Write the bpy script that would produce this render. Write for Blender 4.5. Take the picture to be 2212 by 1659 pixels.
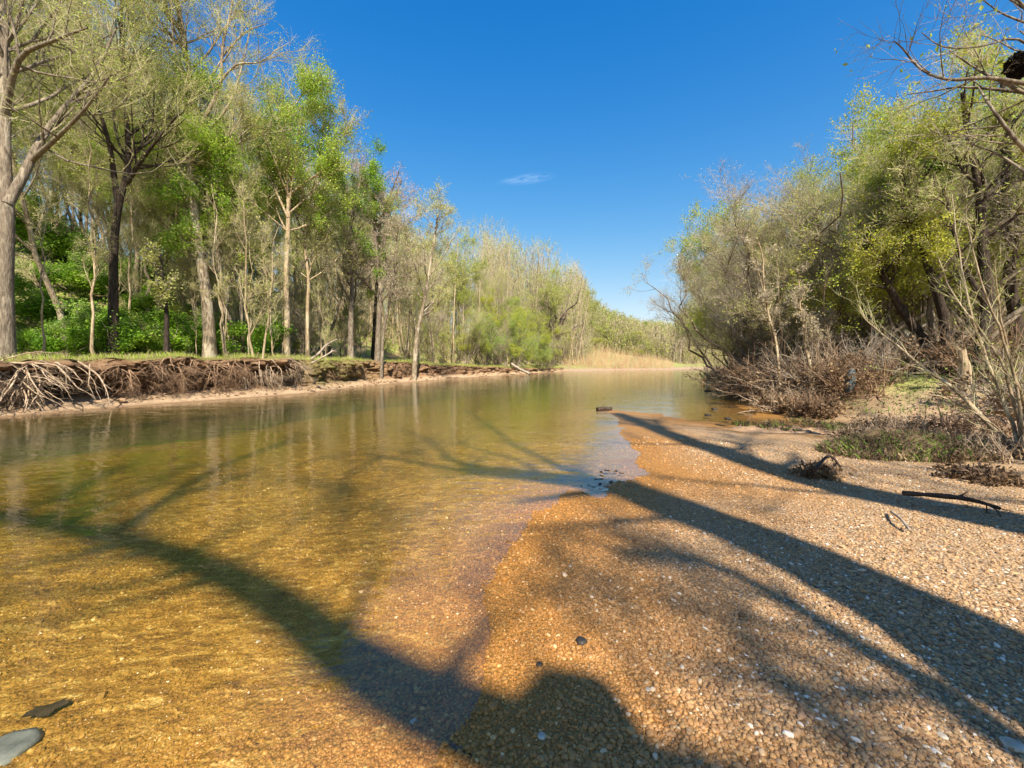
import bpy, math
import numpy as np
from math import radians as R_

for o in list(bpy.data.objects): bpy.data.objects.remove(o)
scn = bpy.context.scene
col = scn.collection

# ---------------------------------------------------------------- camera
FPX = 897.0; CX = 1106.0; CY = 829.5      # picture units: the 2212 px wide view of the photograph
HORIZON = 780.0; CAMZ = 1.6
PITCH = math.atan((CY - HORIZON) / FPX)
cam_d = bpy.data.cameras.new('camera'); cam = bpy.data.objects.new('camera', cam_d); col.objects.link(cam)
cam_d.sensor_width = 36; cam_d.lens = 36 * FPX / 2212; cam_d.clip_start = 0.05; cam_d.clip_end = 6000
cam.location = (0, 0, CAMZ); cam.rotation_euler = (R_(90) - PITCH, 0, 0)
scn.camera = cam

# ---------------------------------------------------------------- light
SUN_EL = R_(46); SUN_AZ = R_(168)         # azimuth clockwise from +Y: high behind the camera, a little right
world = bpy.data.worlds.new("World"); scn.world = world; world.use_nodes = True
wn = world.node_tree; wn.nodes.clear()
wo = wn.nodes.new('ShaderNodeOutputWorld'); bg = wn.nodes.new('ShaderNodeBackground'); sky = wn.nodes.new('ShaderNodeTexSky')
sky.sky_type = 'NISHITA'; sky.sun_disc = False; sky.sun_elevation = SUN_EL; sky.sun_rotation = SUN_AZ
sky.air_density = 1.0; sky.dust_density = 0.25; sky.ozone_density = 3.0; sky.altitude = 100
SKY_SAT, SKY_HUE, SKY_VAL, SKY_K = 1.4, 0.519, 2.15, 0.135
hsv = wn.nodes.new('ShaderNodeHueSaturation'); hsv.inputs['Saturation'].default_value = SKY_SAT; hsv.inputs['Hue'].default_value = SKY_HUE; hsv.inputs['Value'].default_value = SKY_VAL
wn.links.new(sky.outputs[0], hsv.inputs['Color'])
# soft shoulder, so the bright band near the horizon keeps its blue
sk1 = wn.nodes.new('ShaderNodeVectorMath'); sk1.operation = 'SCALE'; sk1.inputs['Scale'].default_value = SKY_K; wn.links.new(hsv.outputs[0], sk1.inputs[0])
sk2 = wn.nodes.new('ShaderNodeVectorMath'); sk2.operation = 'ADD'; sk2.inputs[1].default_value = (1, 1, 1); wn.links.new(sk1.outputs[0], sk2.inputs[0])
sk3 = wn.nodes.new('ShaderNodeVectorMath'); sk3.operation = 'DIVIDE'; wn.links.new(hsv.outputs[0], sk3.inputs[0]); wn.links.new(sk2.outputs[0], sk3.inputs[1])
# two faint wisps of cirrus, part of the sky itself
geo = wn.nodes.new('ShaderNodeTexCoord')
def wisp(direction, ax, ay, rot, amount, prev):
    d = np.array(direction, float); d /= np.linalg.norm(d)
    r = np.cross(d, (0, 0, 1)); r /= np.linalg.norm(r); u = np.cross(r, d)
    ca, sa = math.cos(rot), math.sin(rot)
    r2 = r * ca + u * sa; u2 = -r * sa + u * ca
    def dot(v, s):
        n = wn.nodes.new('ShaderNodeVectorMath'); n.operation = 'DOT_PRODUCT'; n.inputs[1].default_value = tuple(v)
        wn.links.new(geo.outputs['Generated'], n.inputs[0])
        m = wn.nodes.new('ShaderNodeMath'); m.operation = 'MULTIPLY'; m.inputs[1].default_value = s
        wn.links.new(n.outputs['Value'], m.inputs[0]); return m.outputs[0]
    cmb = wn.nodes.new('ShaderNodeCombineXYZ'); wn.links.new(dot(r2, 1 / ax), cmb.inputs[0]); wn.links.new(dot(u2, 1 / ay), cmb.inputs[1])
    ns = wn.nodes.new('ShaderNodeTexNoise'); ns.inputs['Scale'].default_value = 1.1; ns.inputs['Detail'].default_value = 7; ns.inputs['Distortion'].default_value = 1.2
    wn.links.new(cmb.outputs[0], ns.inputs['Vector'])
    ln = wn.nodes.new('ShaderNodeVectorMath'); ln.operation = 'LENGTH'; wn.links.new(cmb.outputs[0], ln.inputs[0])
    mr = wn.nodes.new('ShaderNodeMapRange'); mr.interpolation_type = 'SMOOTHSTEP'
    mr.inputs['From Min'].default_value = 1.0; mr.inputs['From Max'].default_value = 0.0
    wn.links.new(ln.outputs['Value'], mr.inputs['Value'])
    m1 = wn.nodes.new('ShaderNodeMath'); m1.operation = 'MULTIPLY'
    m0 = wn.nodes.new('ShaderNodeMapRange'); m0.inputs['From Min'].default_value = 0.38; m0.inputs['From Max'].default_value = 0.75
    wn.links.new(ns.outputs['Fac'], m0.inputs['Value'])
    wn.links.new(mr.outputs[0], m1.inputs[0]); wn.links.new(m0.outputs[0], m1.inputs[1])
    m2 = wn.nodes.new('ShaderNodeMath'); m2.operation = 'MULTIPLY'; m2.inputs[1].default_value = amount; wn.links.new(m1.outputs[0], m2.inputs[0])
    fr = wn.nodes.new('ShaderNodeMath'); fr.operation = 'MULTIPLY'
    wn.links.new(m2.outputs[0], fr.inputs[0])
    ft = wn.nodes.new('ShaderNodeMath'); ft.operation = 'GREATER_THAN'; ft.inputs[1].default_value = 0
    n = wn.nodes.new('ShaderNodeVectorMath'); n.operation = 'DOT_PRODUCT'; n.inputs[1].default_value = tuple(d)
    wn.links.new(geo.outputs['Generated'], n.inputs[0]); wn.links.new(n.outputs['Value'], ft.inputs[0]); wn.links.new(ft.outputs[0], fr.inputs[1])
    mx = wn.nodes.new('ShaderNodeMixRGB'); mx.inputs[2].default_value = (5.5, 6.6, 7.6, 1)
    wn.links.new(fr.outputs[0], mx.inputs[0]); wn.links.new(prev, mx.inputs[1]); return mx.outputs[0]
def pdir(u, v):
    x = (u - CX) / FPX; yv = (CY - v) / FPX
    f = np.array([0, math.cos(PITCH), -math.sin(PITCH)]); up = np.array([0, math.sin(PITCH), math.cos(PITCH)])
    return f + np.array([1, 0, 0]) * x + up * yv
c = wisp(pdir(1140, 386), 0.075, 0.013, R_(6), 0.4, sk3.outputs[0])
c = wisp(pdir(885, 455), 0.035, 0.022, R_(-30), 0.6, c)
c = wisp(pdir(1490, 600), 0.09, 0.006, R_(2), 0.35, c)
wn.links.new(c, bg.inputs['Color']); bg.inputs['Strength'].default_value = 0.104
wn.links.new(bg.outputs[0], wo.inputs[0])
sd = bpy.data.lights.new('sun', 'SUN'); sd.energy = 5.0; sd.angle = R_(1.1); sd.color = (1.0, 0.9, 0.76)
sun = bpy.data.objects.new('sun', sd); col.objects.link(sun)
TOSUN = np.array([math.sin(SUN_AZ) * math.cos(SUN_EL), math.cos(SUN_AZ) * math.cos(SUN_EL), math.sin(SUN_EL)])
from mathutils import Vector
sun.rotation_euler = Vector(tuple(TOSUN)).to_track_quat('Z', 'Y').to_euler()
scn.view_settings.view_transform = 'Standard'; scn.view_settings.look = 'None'
scn.view_settings.exposure = 0.95; scn.view_settings.gamma = 1
scn.cycles.max_bounces = 8; scn.cycles.transparent_max_bounces = 16; scn.cycles.volume_bounces = 0
scn.cycles.diffuse_bounces = 3; scn.cycles.glossy_bounces = 2; scn.cycles.sample_clamp_indirect = 4
scn.cycles.caustics_reflective = False; scn.cycles.caustics_refractive = False

# ---------------------------------------------------------------- helpers
rng = np.random.default_rng(11)
def ground_px(u, v, z=0.0):
    d = pdir(u, v); t = (z - CAMZ) / d[2]; return np.array([0, 0, CAMZ]) + d * t
def px3(u, v, depth):
    d = pdir(u, v); return np.array([0, 0, CAMZ]) + d * (depth / d[1])
def xat(u, depth): return (u - CX) / FPX * depth
def proj(x, y, z):
    return CX + FPX * x / y, HORIZON - FPX * (z - CAMZ) / y

def _hash(ix, iy, seed):
    n = (ix.astype(np.int64) * 374761393 + iy.astype(np.int64) * 668265263 + seed * 1442695041) & 0x7fffffff
    n = ((n ^ (n >> 13)) * 1274126177) & 0x7fffffff
    n = n ^ (n >> 16)
    return (n & 0xffff) / 65535.0
def noise(x, y, seed=0):
    x = np.asarray(x, float); y = np.asarray(y, float)
    ix = np.floor(x); iy = np.floor(y); fx = x - ix; fy = y - iy
    fx = fx * fx * (3 - 2 * fx); fy = fy * fy * (3 - 2 * fy)
    a = _hash(ix, iy, seed); b = _hash(ix + 1, iy, seed); c_ = _hash(ix, iy + 1, seed); d = _hash(ix + 1, iy + 1, seed)
    return (a * (1 - fx) + b * fx) * (1 - fy) + (c_ * (1 - fx) + d * fx) * fy - 0.5
def fbm(x, y, seed=0, o=4):
    s = 0; a = 1
    for i in range(o): s = s + a * noise(x, y, seed + i); x = x * 2.03; y = y * 2.03; a *= 0.5
    return s
def sstep(a, b, x):
    t = np.clip((x - a) / (b - a), 0, 1); return t * t * (3 - 2 * t)
def polydist(x, y, P):
    """distance to polyline P, signed: positive on its left side"""
    best = np.full(x.shape, 1e9); sg = np.ones(x.shape)
    for i in range(len(P) - 1):
        ax, ay = P[i]; bx, by = P[i + 1]; dx, dy = bx - ax, by - ay; L2 = dx * dx + dy * dy
        t = np.clip(((x - ax) * dx + (y - ay) * dy) / L2, 0, 1)
        qx = x - (ax + t * dx); qy = y - (ay + t * dy); d = np.hypot(qx, qy)
        s = np.where(dx * (y - ay) - dy * (x - ax) >= 0, 1.0, -1.0)
        m = d < best - 1e-6
        best = np.where(m, d, best); sg = np.where(m, s, sg)
    return best * sg
def smoothline(P, n=4):
    P = [np.array(p, float) for p in P]; out = []
    for i in range(len(P) - 1):
        p0 = P[max(i - 1, 0)]; p1 = P[i]; p2 = P[i + 1]; p3 = P[min(i + 2, len(P) - 1)]
        for k in range(n):
            t = k / n
            out.append(0.5 * ((2 * p1) + (-p0 + p2) * t + (2 * p0 - 5 * p1 + 4 * p2 - p3) * t * t + (-p0 + 3 * p1 - 3 * p2 + p3) * t ** 3))
    out.append(P[-1]); return np.array(out)

def make_mesh(name, chunks, mats, parent=None):
    """chunks: list of (verts Nx3, faces Mxk, material index, smooth, attrs dict or None)"""
    V = []; loops = []; starts = []; tot = []; mi = []; sm = []; off = 0; lo = 0; at = {}
    for ch in chunks:
        v, f, m, s = ch[:4]; a = ch[4] if len(ch) > 4 else {}
        v = np.asarray(v, np.float32).reshape(-1, 3); f = np.asarray(f, np.int32)
        if len(f) == 0: continue
        k = f.shape[1]
        V.append(v); loops.append((f + off).ravel()); starts.append(lo + np.arange(len(f)) * k); tot.append(np.full(len(f), k))
        mi.append(np.full(len(f), m)); sm.append(np.full(len(f), s))
        for key, val in a.items(): at.setdefault(key, []).append((off, np.asarray(val, np.float32)))
        off += len(v); lo += f.size
    me = bpy.data.meshes.new(name)
    V = np.concatenate(V); loops = np.concatenate(loops)
    me.vertices.add(len(V)); me.vertices.foreach_set('co', V.ravel())
    me.loops.add(len(loops)); me.loops.foreach_set('vertex_index', loops)
    st = np.concatenate(starts); me.polygons.add(len(st))
    me.polygons.foreach_set('loop_start', st.astype(np.int32))
    me.polygons.foreach_set('loop_total', np.concatenate(tot).astype(np.int32))
    me.polygons.foreach_set('material_index', np.concatenate(mi).astype(np.int32))
    me.polygons.foreach_set('use_smooth', np.concatenate(sm).astype(bool))
    for key, L in at.items():
        arr = np.zeros(len(V), np.float32)
        for o_, val in L: arr[o_:o_ + len(val)] = val
        A = me.attributes.new(key, 'FLOAT', 'POINT'); A.data.foreach_set('value', arr)
    me.update(calc_edges=True)
    for m in mats: me.materials.append(m)
    ob = bpy.data.objects.new(name, me); col.objects.link(ob)
    if parent is not None: ob.parent = parent
    return ob
def tag(o, label=None, cat=None, group=None, kind=None):
    if label: o['label'] = label
    if cat: o['category'] = cat
    if group: o['group'] = group
    if kind: o['kind'] = kind
    return o
def empty(name, loc, rz=0):
    o = bpy.data.objects.new(name, None); col.objects.link(o); o.location = loc; o.rotation_euler = (0, 0, rz)
    o.empty_display_size = 0.3; return o
def dup(root, loc, rz=0, scale=1.0, lean=(0, 0), label=None, cat=None, group=None):
    r = root.copy(); col.objects.link(r); r.location = loc; r.rotation_euler = (lean[0], lean[1], rz)
    r.scale = (scale, scale, scale) if np.isscalar(scale) else scale
    for ch in list(root.children):
        c_ = ch.copy(); col.objects.link(c_); c_.parent = r
    tag(r, label, cat, group); return r

# ---------------------------------------------------------------- tubes and growth
def tube(C, Rr, S=6, cap=False):
    """C [n,k,3] centre lines, Rr [n,k] radii -> verts, quads"""
    n, k = C.shape[:2]
    T = np.gradient(C, axis=1); T /= np.linalg.norm(T, axis=2, keepdims=True) + 1e-9
    avg = T.mean(1); ref = np.where(np.abs(avg[:, 2:3]) > 0.6, np.array([[1.0, 0.13, 0]]), np.array([[0.05, 0.1, 1.0]]))
    U = np.cross(T, ref[:, None, :]); U /= np.linalg.norm(U, axis=2, keepdims=True) + 1e-9
    W = np.cross(T, U)
    a = np.arange(S) / S * 2 * np.pi
    ring = U[:, :, None, :] * np.cos(a)[None, None, :, None] + W[:, :, None, :] * np.sin(a)[None, None, :, None]
    V = C[:, :, None, :] + ring * Rr[:, :, None, None]
    idx = np.arange(n * k * S).reshape(n, k, S)
    a0 = idx[:, :-1, :]; a1 = idx[:, 1:, :]; b0 = np.roll(a0, -1, 2); b1 = np.roll(a1, -1, 2)
    F = np.stack([a0, b0, b1, a1], -1).reshape(-1, 4)
    return V.reshape(-1, 3), F
def branch(P, Rp, n, t0, t1, length, ang, k, trop, wig, rr, rg, tb=1.0, down=0.0, maxr=None, lvary=0.45):
    """n children grown from parent lines P [m,q,3], Rp [m,q]"""
    m, q = P.shape[:2]
    L = np.linalg.norm(np.diff(P, axis=1), axis=2).sum(1)
    pi = rg.choice(m, n, p=L / L.sum()); t = t0 + (t1 - t0) * rg.random(n) ** tb
    f = t * (q - 1); i = np.minimum(f.astype(int), q - 2); w = (f - i)[:, None]
    pos = P[pi, i] * (1 - w) + P[pi, i + 1] * w; T = P[pi, i + 1] - P[pi, i]; T /= np.linalg.norm(T, axis=1, keepdims=True) + 1e-9
    pr = Rp[pi, i] * (1 - w[:, 0]) + Rp[pi, i + 1] * w[:, 0]
    U = np.cross(T, rg.normal(size=(n, 3))); U /= np.linalg.norm(U, axis=1, keepdims=True) + 1e-9
    a = np.radians(ang[0] + (ang[1] - ang[0]) * rg.random(n))[:, None]
    D = T * np.cos(a) + U * np.sin(a)
    ln = length * (1 - lvary * t) * (0.55 + 0.75 * rg.random(n))
    if np.isscalar(rr): r0 = np.minimum(pr * rr, maxr if maxr else 1e9)
    else: r0 = rg.uniform(rr[0], rr[1], n)
    C = np.zeros((n, k, 3)); C[:, 0] = pos; st = (ln / (k - 1))[:, None]
    for j in range(1, k):
        D = D + rg.normal(size=(n, 3)) * wig; D[:, 2] += trop - down * j / k
        D /= np.linalg.norm(D, axis=1, keepdims=True); C[:, j] = C[:, j - 1] + D * st
    tp = np.linspace(1, 0.28, k)[None, :]
    return C, r0[:, None] * tp
def leaves(P, n, size, rg, spread=0.12, t0=0.2, elong=1.9, droop=0.0, keep=None):
    m, q = P.shape[:2]
    sel = np.arange(m) if keep is None else np.nonzero(keep)[0]
    if len(sel) == 0: sel = np.arange(m)
    pi = sel[rg.integers(0, len(sel), n)]; f = (t0 + (1 - t0) * rg.random(n)) * (q - 1); i = np.minimum(f.astype(int), q - 2); w = (f - i)[:, None]
    pos = P[pi, i] * (1 - w) + P[pi, i + 1] * w + rg.normal(size=(n, 3)) * spread
    A = rg.normal(size=(n, 3)); A[:, 2] -= droop; A /= np.linalg.norm(A, axis=1, keepdims=True)
    B = np.cross(A, rg.normal(size=(n, 3))); B /= np.linalg.norm(B, axis=1, keepdims=True) + 1e-9
    s = (size * (0.5 + rg.random(n)))[:, None]
    N = np.cross(A, B)
    V = np.stack([pos - A * s * elong * 0.5, pos + B * s * 0.5 + N * s * 0.12, pos + A * s * elong * 0.5, pos - B * s * 0.5 + N * s * 0.12], 1).reshape(-1, 3)
    F = np.arange(n * 4).reshape(n, 4)
    return V, F

# ---------------------------------------------------------------- materials
def new_mat(name):
    m = bpy.data.materials.new(name); m.use_nodes = True; nt = m.node_tree; nt.nodes.clear()
    out = nt.nodes.new('ShaderNodeOutputMaterial'); return m, nt, out
class NB:
    def __init__(s, nt): s.nt = nt
    def n(s, t, **kw):
        x = s.nt.nodes.new(t)
        for k, v in kw.items():
            if hasattr(x, k) and k not in x.inputs: setattr(x, k, v)
        return x
    def l(s, a, b): s.nt.links.new(a, b)
    def tex(s, kind, scale, detail=3, vec=None, rough=0.55, **kw):
        x = s.n(kind, **kw); x.inputs['Scale'].default_value = scale
        if 'Detail' in x.inputs: x.inputs['Detail'].default_value = detail
        if 'Roughness' in x.inputs: x.inputs['Roughness'].default_value = rough
        if vec is not None: s.l(vec, x.inputs['Vector'])
        return x
    def ramp(s, fac, stops, interp='LINEAR'):
        r = s.n('ShaderNodeValToRGB'); cr = r.color_ramp; cr.interpolation = interp
        while len(cr.elements) < len(stops): cr.elements.new(0.5)
        for e, (p, c_) in zip(cr.elements, stops):
            e.position = p; e.color = tuple(c_) + (1,) if len(c_) == 3 else c_
        if fac is not None: s.l(fac, r.inputs[0])
        return r.outputs[0]
    def mix(s, fac, a, b, mode='MIX'):
        x = s.n('ShaderNodeMixRGB'); x.blend_type = mode
        for sock, v in zip(x.inputs, (fac, a, b)):
            if hasattr(v, 'links'): s.l(v, sock)
            elif isinstance(v, (int, float)): sock.default_value = v
            else: sock.default_value = tuple(v) + (1,)
        return x.outputs[0]
    def math(s, op, a, b=None, c_=None, clamp=False):
        x = s.n('ShaderNodeMath'); x.operation = op; x.use_clamp = clamp
        for sock, v in zip(x.inputs, (a, b, c_)):
            if v is None: continue
            if hasattr(v, 'links'): s.l(v, sock)
            else: sock.default_value = v
        return x.outputs[0]
    def maprange(s, v, a, b, c_=0, d=1, smooth=True):
        x = s.n('ShaderNodeMapRange'); x.interpolation_type = 'SMOOTHSTEP' if smooth else 'LINEAR'
        s.l(v, x.inputs['Value'])
        for k, q in zip(('From Min', 'From Max', 'To Min', 'To Max'), (a, b, c_, d)): x.inputs[k].default_value = q
        return x.outputs[0]
    def bump(s, h, strength, dist, prev=None):
        b = s.n('ShaderNodeBump'); b.inputs['Strength'].default_value = strength; b.inputs['Distance'].default_value = dist
        s.l(h, b.inputs['Height'])
        if prev is not None: s.l(prev, b.inputs['Normal'])
        return b.outputs[0]
    def principled(s, color, rough=0.9, normal=None, spec=0.3):
        p = s.n('ShaderNodeBsdfPrincipled')
        if hasattr(color, 'links'): s.l(color, p.inputs['Base Color'])
        else: p.inputs['Base Color'].default_value = tuple(color) + (1,)
        if hasattr(rough, 'links'): s.l(rough, p.inputs['Roughness'])
        else: p.inputs['Roughness'].default_value = rough
        p.inputs['Specular IOR Level'].default_value = spec
        if normal is not None: s.l(normal, p.inputs['Normal'])
        return p.outputs[0]

def bark_mat(name, dark, mid, pale, pale_amt=0.5, scale=1.0):
    m, nt, out = new_mat(name); b = NB(nt)
    tc = b.n('ShaderNodeTexCoord'); oi = b.n('ShaderNodeObjectInfo')
    mp = b.n('ShaderNodeMapping'); mp.inputs['Scale'].default_value = (7 * scale, 7 * scale, 1.6 * scale); b.l(tc.outputs['Object'], mp.inputs[0])
    add = b.n('ShaderNodeVectorMath'); add.operation = 'ADD'; b.l(mp.outputs[0], add.inputs[0]); b.l(oi.outputs['Random'], add.inputs[1])
    n1 = b.tex('ShaderNodeTexNoise', 2.2, 6, add.outputs[0], 0.65)
    n2 = b.tex('ShaderNodeTexNoise', 0.55, 3, add.outputs[0], 0.6)
    c1 = b.ramp(n1.outputs['Fac'], [(0.32, dark), (0.5, mid), (0.72, pale)])
    patch = b.maprange(n2.outputs['Fac'], 0.62 - pale_amt * 0.3, 0.72 - pale_amt * 0.3)
    c2 = b.mix(patch, c1, pale)
    c3 = b.mix(b.math('MULTIPLY', oi.outputs['Random'], 0.35), c2, mid)
    nrm = b.bump(n1.outputs['Fac'], 1.0, 0.06)
    b.l(b.principled(c3, 0.92, nrm, 0.2), out.inputs[0]); return m
def leaf_mat(name, c1, c2, c3, transl=0.4):
    m, nt, out = new_mat(name); b = NB(nt)
    tc = b.n('ShaderNodeTexCoord'); oi = b.n('ShaderNodeObjectInfo')
    n1 = b.tex('ShaderNodeTexNoise', 0.9, 3, tc.outputs['Object'])
    n2 = b.tex('ShaderNodeTexWhiteNoise', 1, 0) if False else b.tex('ShaderNodeTexNoise', 14.0, 1, tc.outputs['Object'])
    f = b.math('ADD', b.math('MULTIPLY', n1.outputs['Fac'], 0.55), b.math('MULTIPLY', n2.outputs['Fac'], 0.45))
    f = b.math('ADD', f, b.math('MULTIPLY', b.math('SUBTRACT', oi.outputs['Random'], 0.5), 0.12))
    c_ = b.ramp(f, [(0.38, c1), (0.5, c2), (0.62, c3)])
    d = b.principled(c_, 0.55, None, 0.25); t = b.n('ShaderNodeBsdfTranslucent'); b.l(c_, t.inputs[0])
    mx = b.n('ShaderNodeMixShader'); mx.inputs[0].default_value = transl; b.l(d, mx.inputs[1]); b.l(t.outputs[0], mx.inputs[2])
    b.l(mx.outputs[0], out.inputs[0]); return m
def plain_mat(name, c1, c2, scale=6, rough=0.9, bump=0.5):
    m, nt, out = new_mat(name); b = NB(nt); tc = b.n('ShaderNodeTexCoord')
    n1 = b.tex('ShaderNodeTexNoise', scale, 6, tc.outputs['Object'], 0.65)
    c_ = b.ramp(n1.outputs['Fac'], [(0.35, c1), (0.65, c2)])
    b.l(b.principled(c_, rough, b.bump(n1.outputs['Fac'], bump, 0.03), 0.25), out.inputs[0]); return m

BARK_PALE = bark_mat('bark_pale', (0.1, 0.075, 0.05), (0.27, 0.21, 0.14), (0.5, 0.43, 0.31), 0.45)
BARK_GREY = bark_mat('bark_grey', (0.07, 0.055, 0.04), (0.2, 0.16, 0.115), (0.4, 0.34, 0.25), 0.25)
BARK_DARK = bark_mat('bark_dark', (0.02, 0.015, 0.012), (0.055, 0.04, 0.03), (0.13, 0.1, 0.07), 0.0)
BARK_TAN = bark_mat('bark_tan', (0.16, 0.11, 0.065), (0.4, 0.3, 0.18), (0.6, 0.5, 0.33), 0.4)
TWIG_GREY = plain_mat('twig_grey', (0.3, 0.25, 0.19), (0.52, 0.45, 0.34), 3, 0.9, 0)
TWIG_TAN = plain_mat('twig_tan', (0.38, 0.33, 0.16), (0.62, 0.56, 0.32), 3, 0.9, 0)
TWIG_PINK = plain_mat('twig_pink', (0.36, 0.26, 0.2), (0.56, 0.45, 0.36), 3, 0.9, 0)
ROOT_PALE = plain_mat('root_pale', (0.2, 0.13, 0.08), (0.56, 0.44, 0.3), 9, 0.85, 0.3)
ROOT_RED = plain_mat('root_red', (0.15, 0.085, 0.048), (0.42, 0.28, 0.17), 9, 0.85, 0.3)
LEAF_OLIVE = leaf_mat('leaf_olive', (0.34, 0.36, 0.07), (0.46, 0.48, 0.12), (0.56, 0.56, 0.2))
LEAF_FLUSH = leaf_mat('leaf_flush', (0.28, 0.37, 0.05), (0.41, 0.51, 0.07), (0.52, 0.6, 0.13))
LEAF_BRIGHT = leaf_mat('leaf_bright', (0.15, 0.32, 0.025), (0.27, 0.47, 0.03), (0.4, 0.56, 0.05), 0.45)
LEAF_YELLOW = leaf_mat('leaf_yellow', (0.34, 0.36, 0.03), (0.5, 0.51, 0.05), (0.6, 0.58, 0.1), 0.45)
LEAF_DARK = leaf_mat('leaf_dark', (0.02, 0.05, 0.01), (0.04, 0.1, 0.015), (0.07, 0.16, 0.02), 0.25)
LEAF_GREEN = leaf_mat('leaf_green', (0.12, 0.24, 0.03), (0.22, 0.38, 0.05), (0.36, 0.5, 0.09), 0.35)
LEAF_TAN = leaf_mat('leaf_tan', (0.36, 0.3, 0.15), (0.5, 0.43, 0.22), (0.6, 0.52, 0.32), 0.3)
LEAF_PINK = leaf_mat('leaf_pink', (0.38, 0.28, 0.2), (0.5, 0.4, 0.3), (0.6, 0.5, 0.4), 0.3)
LEAF_DEAD = leaf_mat('leaf_dead', (0.06, 0.035, 0.018), (0.17, 0.105, 0.055), (0.36, 0.25, 0.13), 0.15)

# ---------------------------------------------------------------- the river's plan
def g2(u, v, z=0.0): p = ground_px(u, v, z); return (p[0], p[1])
LBP = smoothline([(-36, -34), (-24, -12), (-17.5, 3.5), g2(0, 902), g2(300, 877), g2(600, 855), g2(700, 846), g2(840, 830), g2(1000, 817),
                  g2(1140, 808), (10, 66), (20, 74), (30, 79), (42, 88), (62, 102), (112, 130)], 5)
RBP = smoothline([(-10, -34), (-4, -12), (-1.3, -2.0), g2(880, 1740), g2(960, 1590), g2(1040, 1480), g2(1062, 1260), g2(1120, 1170), g2(1172, 1105), g2(1232, 1062),
                  g2(1296, 1078), g2(1345, 1046), g2(1398, 1030), g2(1366, 985), g2(1350, 938), g2(1318, 889), g2(1390, 893), g2(1460, 903), g2(1540, 913), g2(1640, 925)], 3)
RBP = np.vstack([RBP, smoothline([g2(1652, 915), g2(1615, 885), g2(1600, 860), g2(1585, 832), (24.5, 48), (36, 66), (60, 82), (115, 106)], 4)])
TBP = smoothline([(44, -34), (30, -4), (20, 5.2), (12.8, 8.4), (9.6, 10.0), (8.6, 12), (8.9, 14.5), (12, 21), (16.8, 30), (26, 48), (37.5, 65.5), (61, 80), (116, 104)], 4)
def lines(x, y):
    dL = polydist(x, y, LBP)      # positive = land, left of the left waterline
    dR = -polydist(x, y, RBP)     # positive = land on the right
    dT = -polydist(x, y, TBP)
    return dL, dR, dT
def bank_h(y): return 1.68 - 1.1 * sstep(24, 62, y)
def height(x, y):
    dL, dR, dT = lines(x, y)
    near = np.clip(6 / (np.hypot(x, y) + 0.1), 0.25, 1.6)
    dR = dR + 0.3 * fbm(x * 1.1, y * 1.1, 15, 4) / np.maximum(near, 0.5) + 0.05 * fbm(x * 6, y * 6, 16, 3)
    wl = np.maximum(-dL, 0); wr = np.maximum(-dR, 0)
    t = wr / (wl + wr + 1e-6) + 0.07 * fbm(x * 0.35, y * 0.35, 17, 4)
    bed = -(0.03 + 0.06 * np.minimum(wr, 3.0) + 0.02 * np.clip(wr - 3, 0, 6)) * sstep(0, 0.5, wr + 0.15) - 0.95 * sstep(0.55, 0.97, t)
    bed = bed * np.clip(wl / 1.6, 0.0, 1) ** 0.8
    bed += 0.02 * fbm(x * 0.7, y * 0.7, 3) * sstep(0, 1, wr) + 0.012 * fbm(x * 3, y * 3, 5)
    far = sstep(58, 70, y)
    bh = bank_h(y)
    left = -0.35 * (1 - far) + far * np.clip(dL * 0.12, 0, 0.6)
    left = np.where(dL < 2.2, left, left + (bh - left) * sstep(2.2, 2.7, dL))
    left = left * (1 - far) + far * np.clip(dL * 0.13, 0, 0.9)
    hill = np.clip(dL - 8, 0, None)
    hillamt = 1 - 0.75 * sstep(45, 120, y)
    left = left + hillamt * 17 * (1 - np.exp(-hill / 24.0)) + (0.2 * fbm(x * 0.35, y * 0.35, 9) + 0.06 * fbm(x * 2, y * 2, 12)) * sstep(2.6, 6, dL)
    right = np.clip(0.03 * dR, 0, 0.34) + 0.035 * fbm(x * 0.55, y * 0.55, 21) * sstep(0.3, 2, dR) + 0.02 * fbm(x * 2.2, y * 2.2, 25) * sstep(0.1, 1, dR)
    right += sstep(-0.6, 3.2, dT) * 0.95 + (0.22 * fbm(x * 0.5, y * 0.5, 30) + 0.1 * fbm(x * 1.7, y * 1.7, 33)) * sstep(-0.8, 2, dT)
    right += 2.5 * sstep(20, 90, dT)
    z = np.where(dL > 0, left, np.where(dR > 0, right, bed))
    return z, dL, dR, dT
def hz(x, y): return float(height(np.array([float(x)]), np.array([float(y)]))[0][0])

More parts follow.
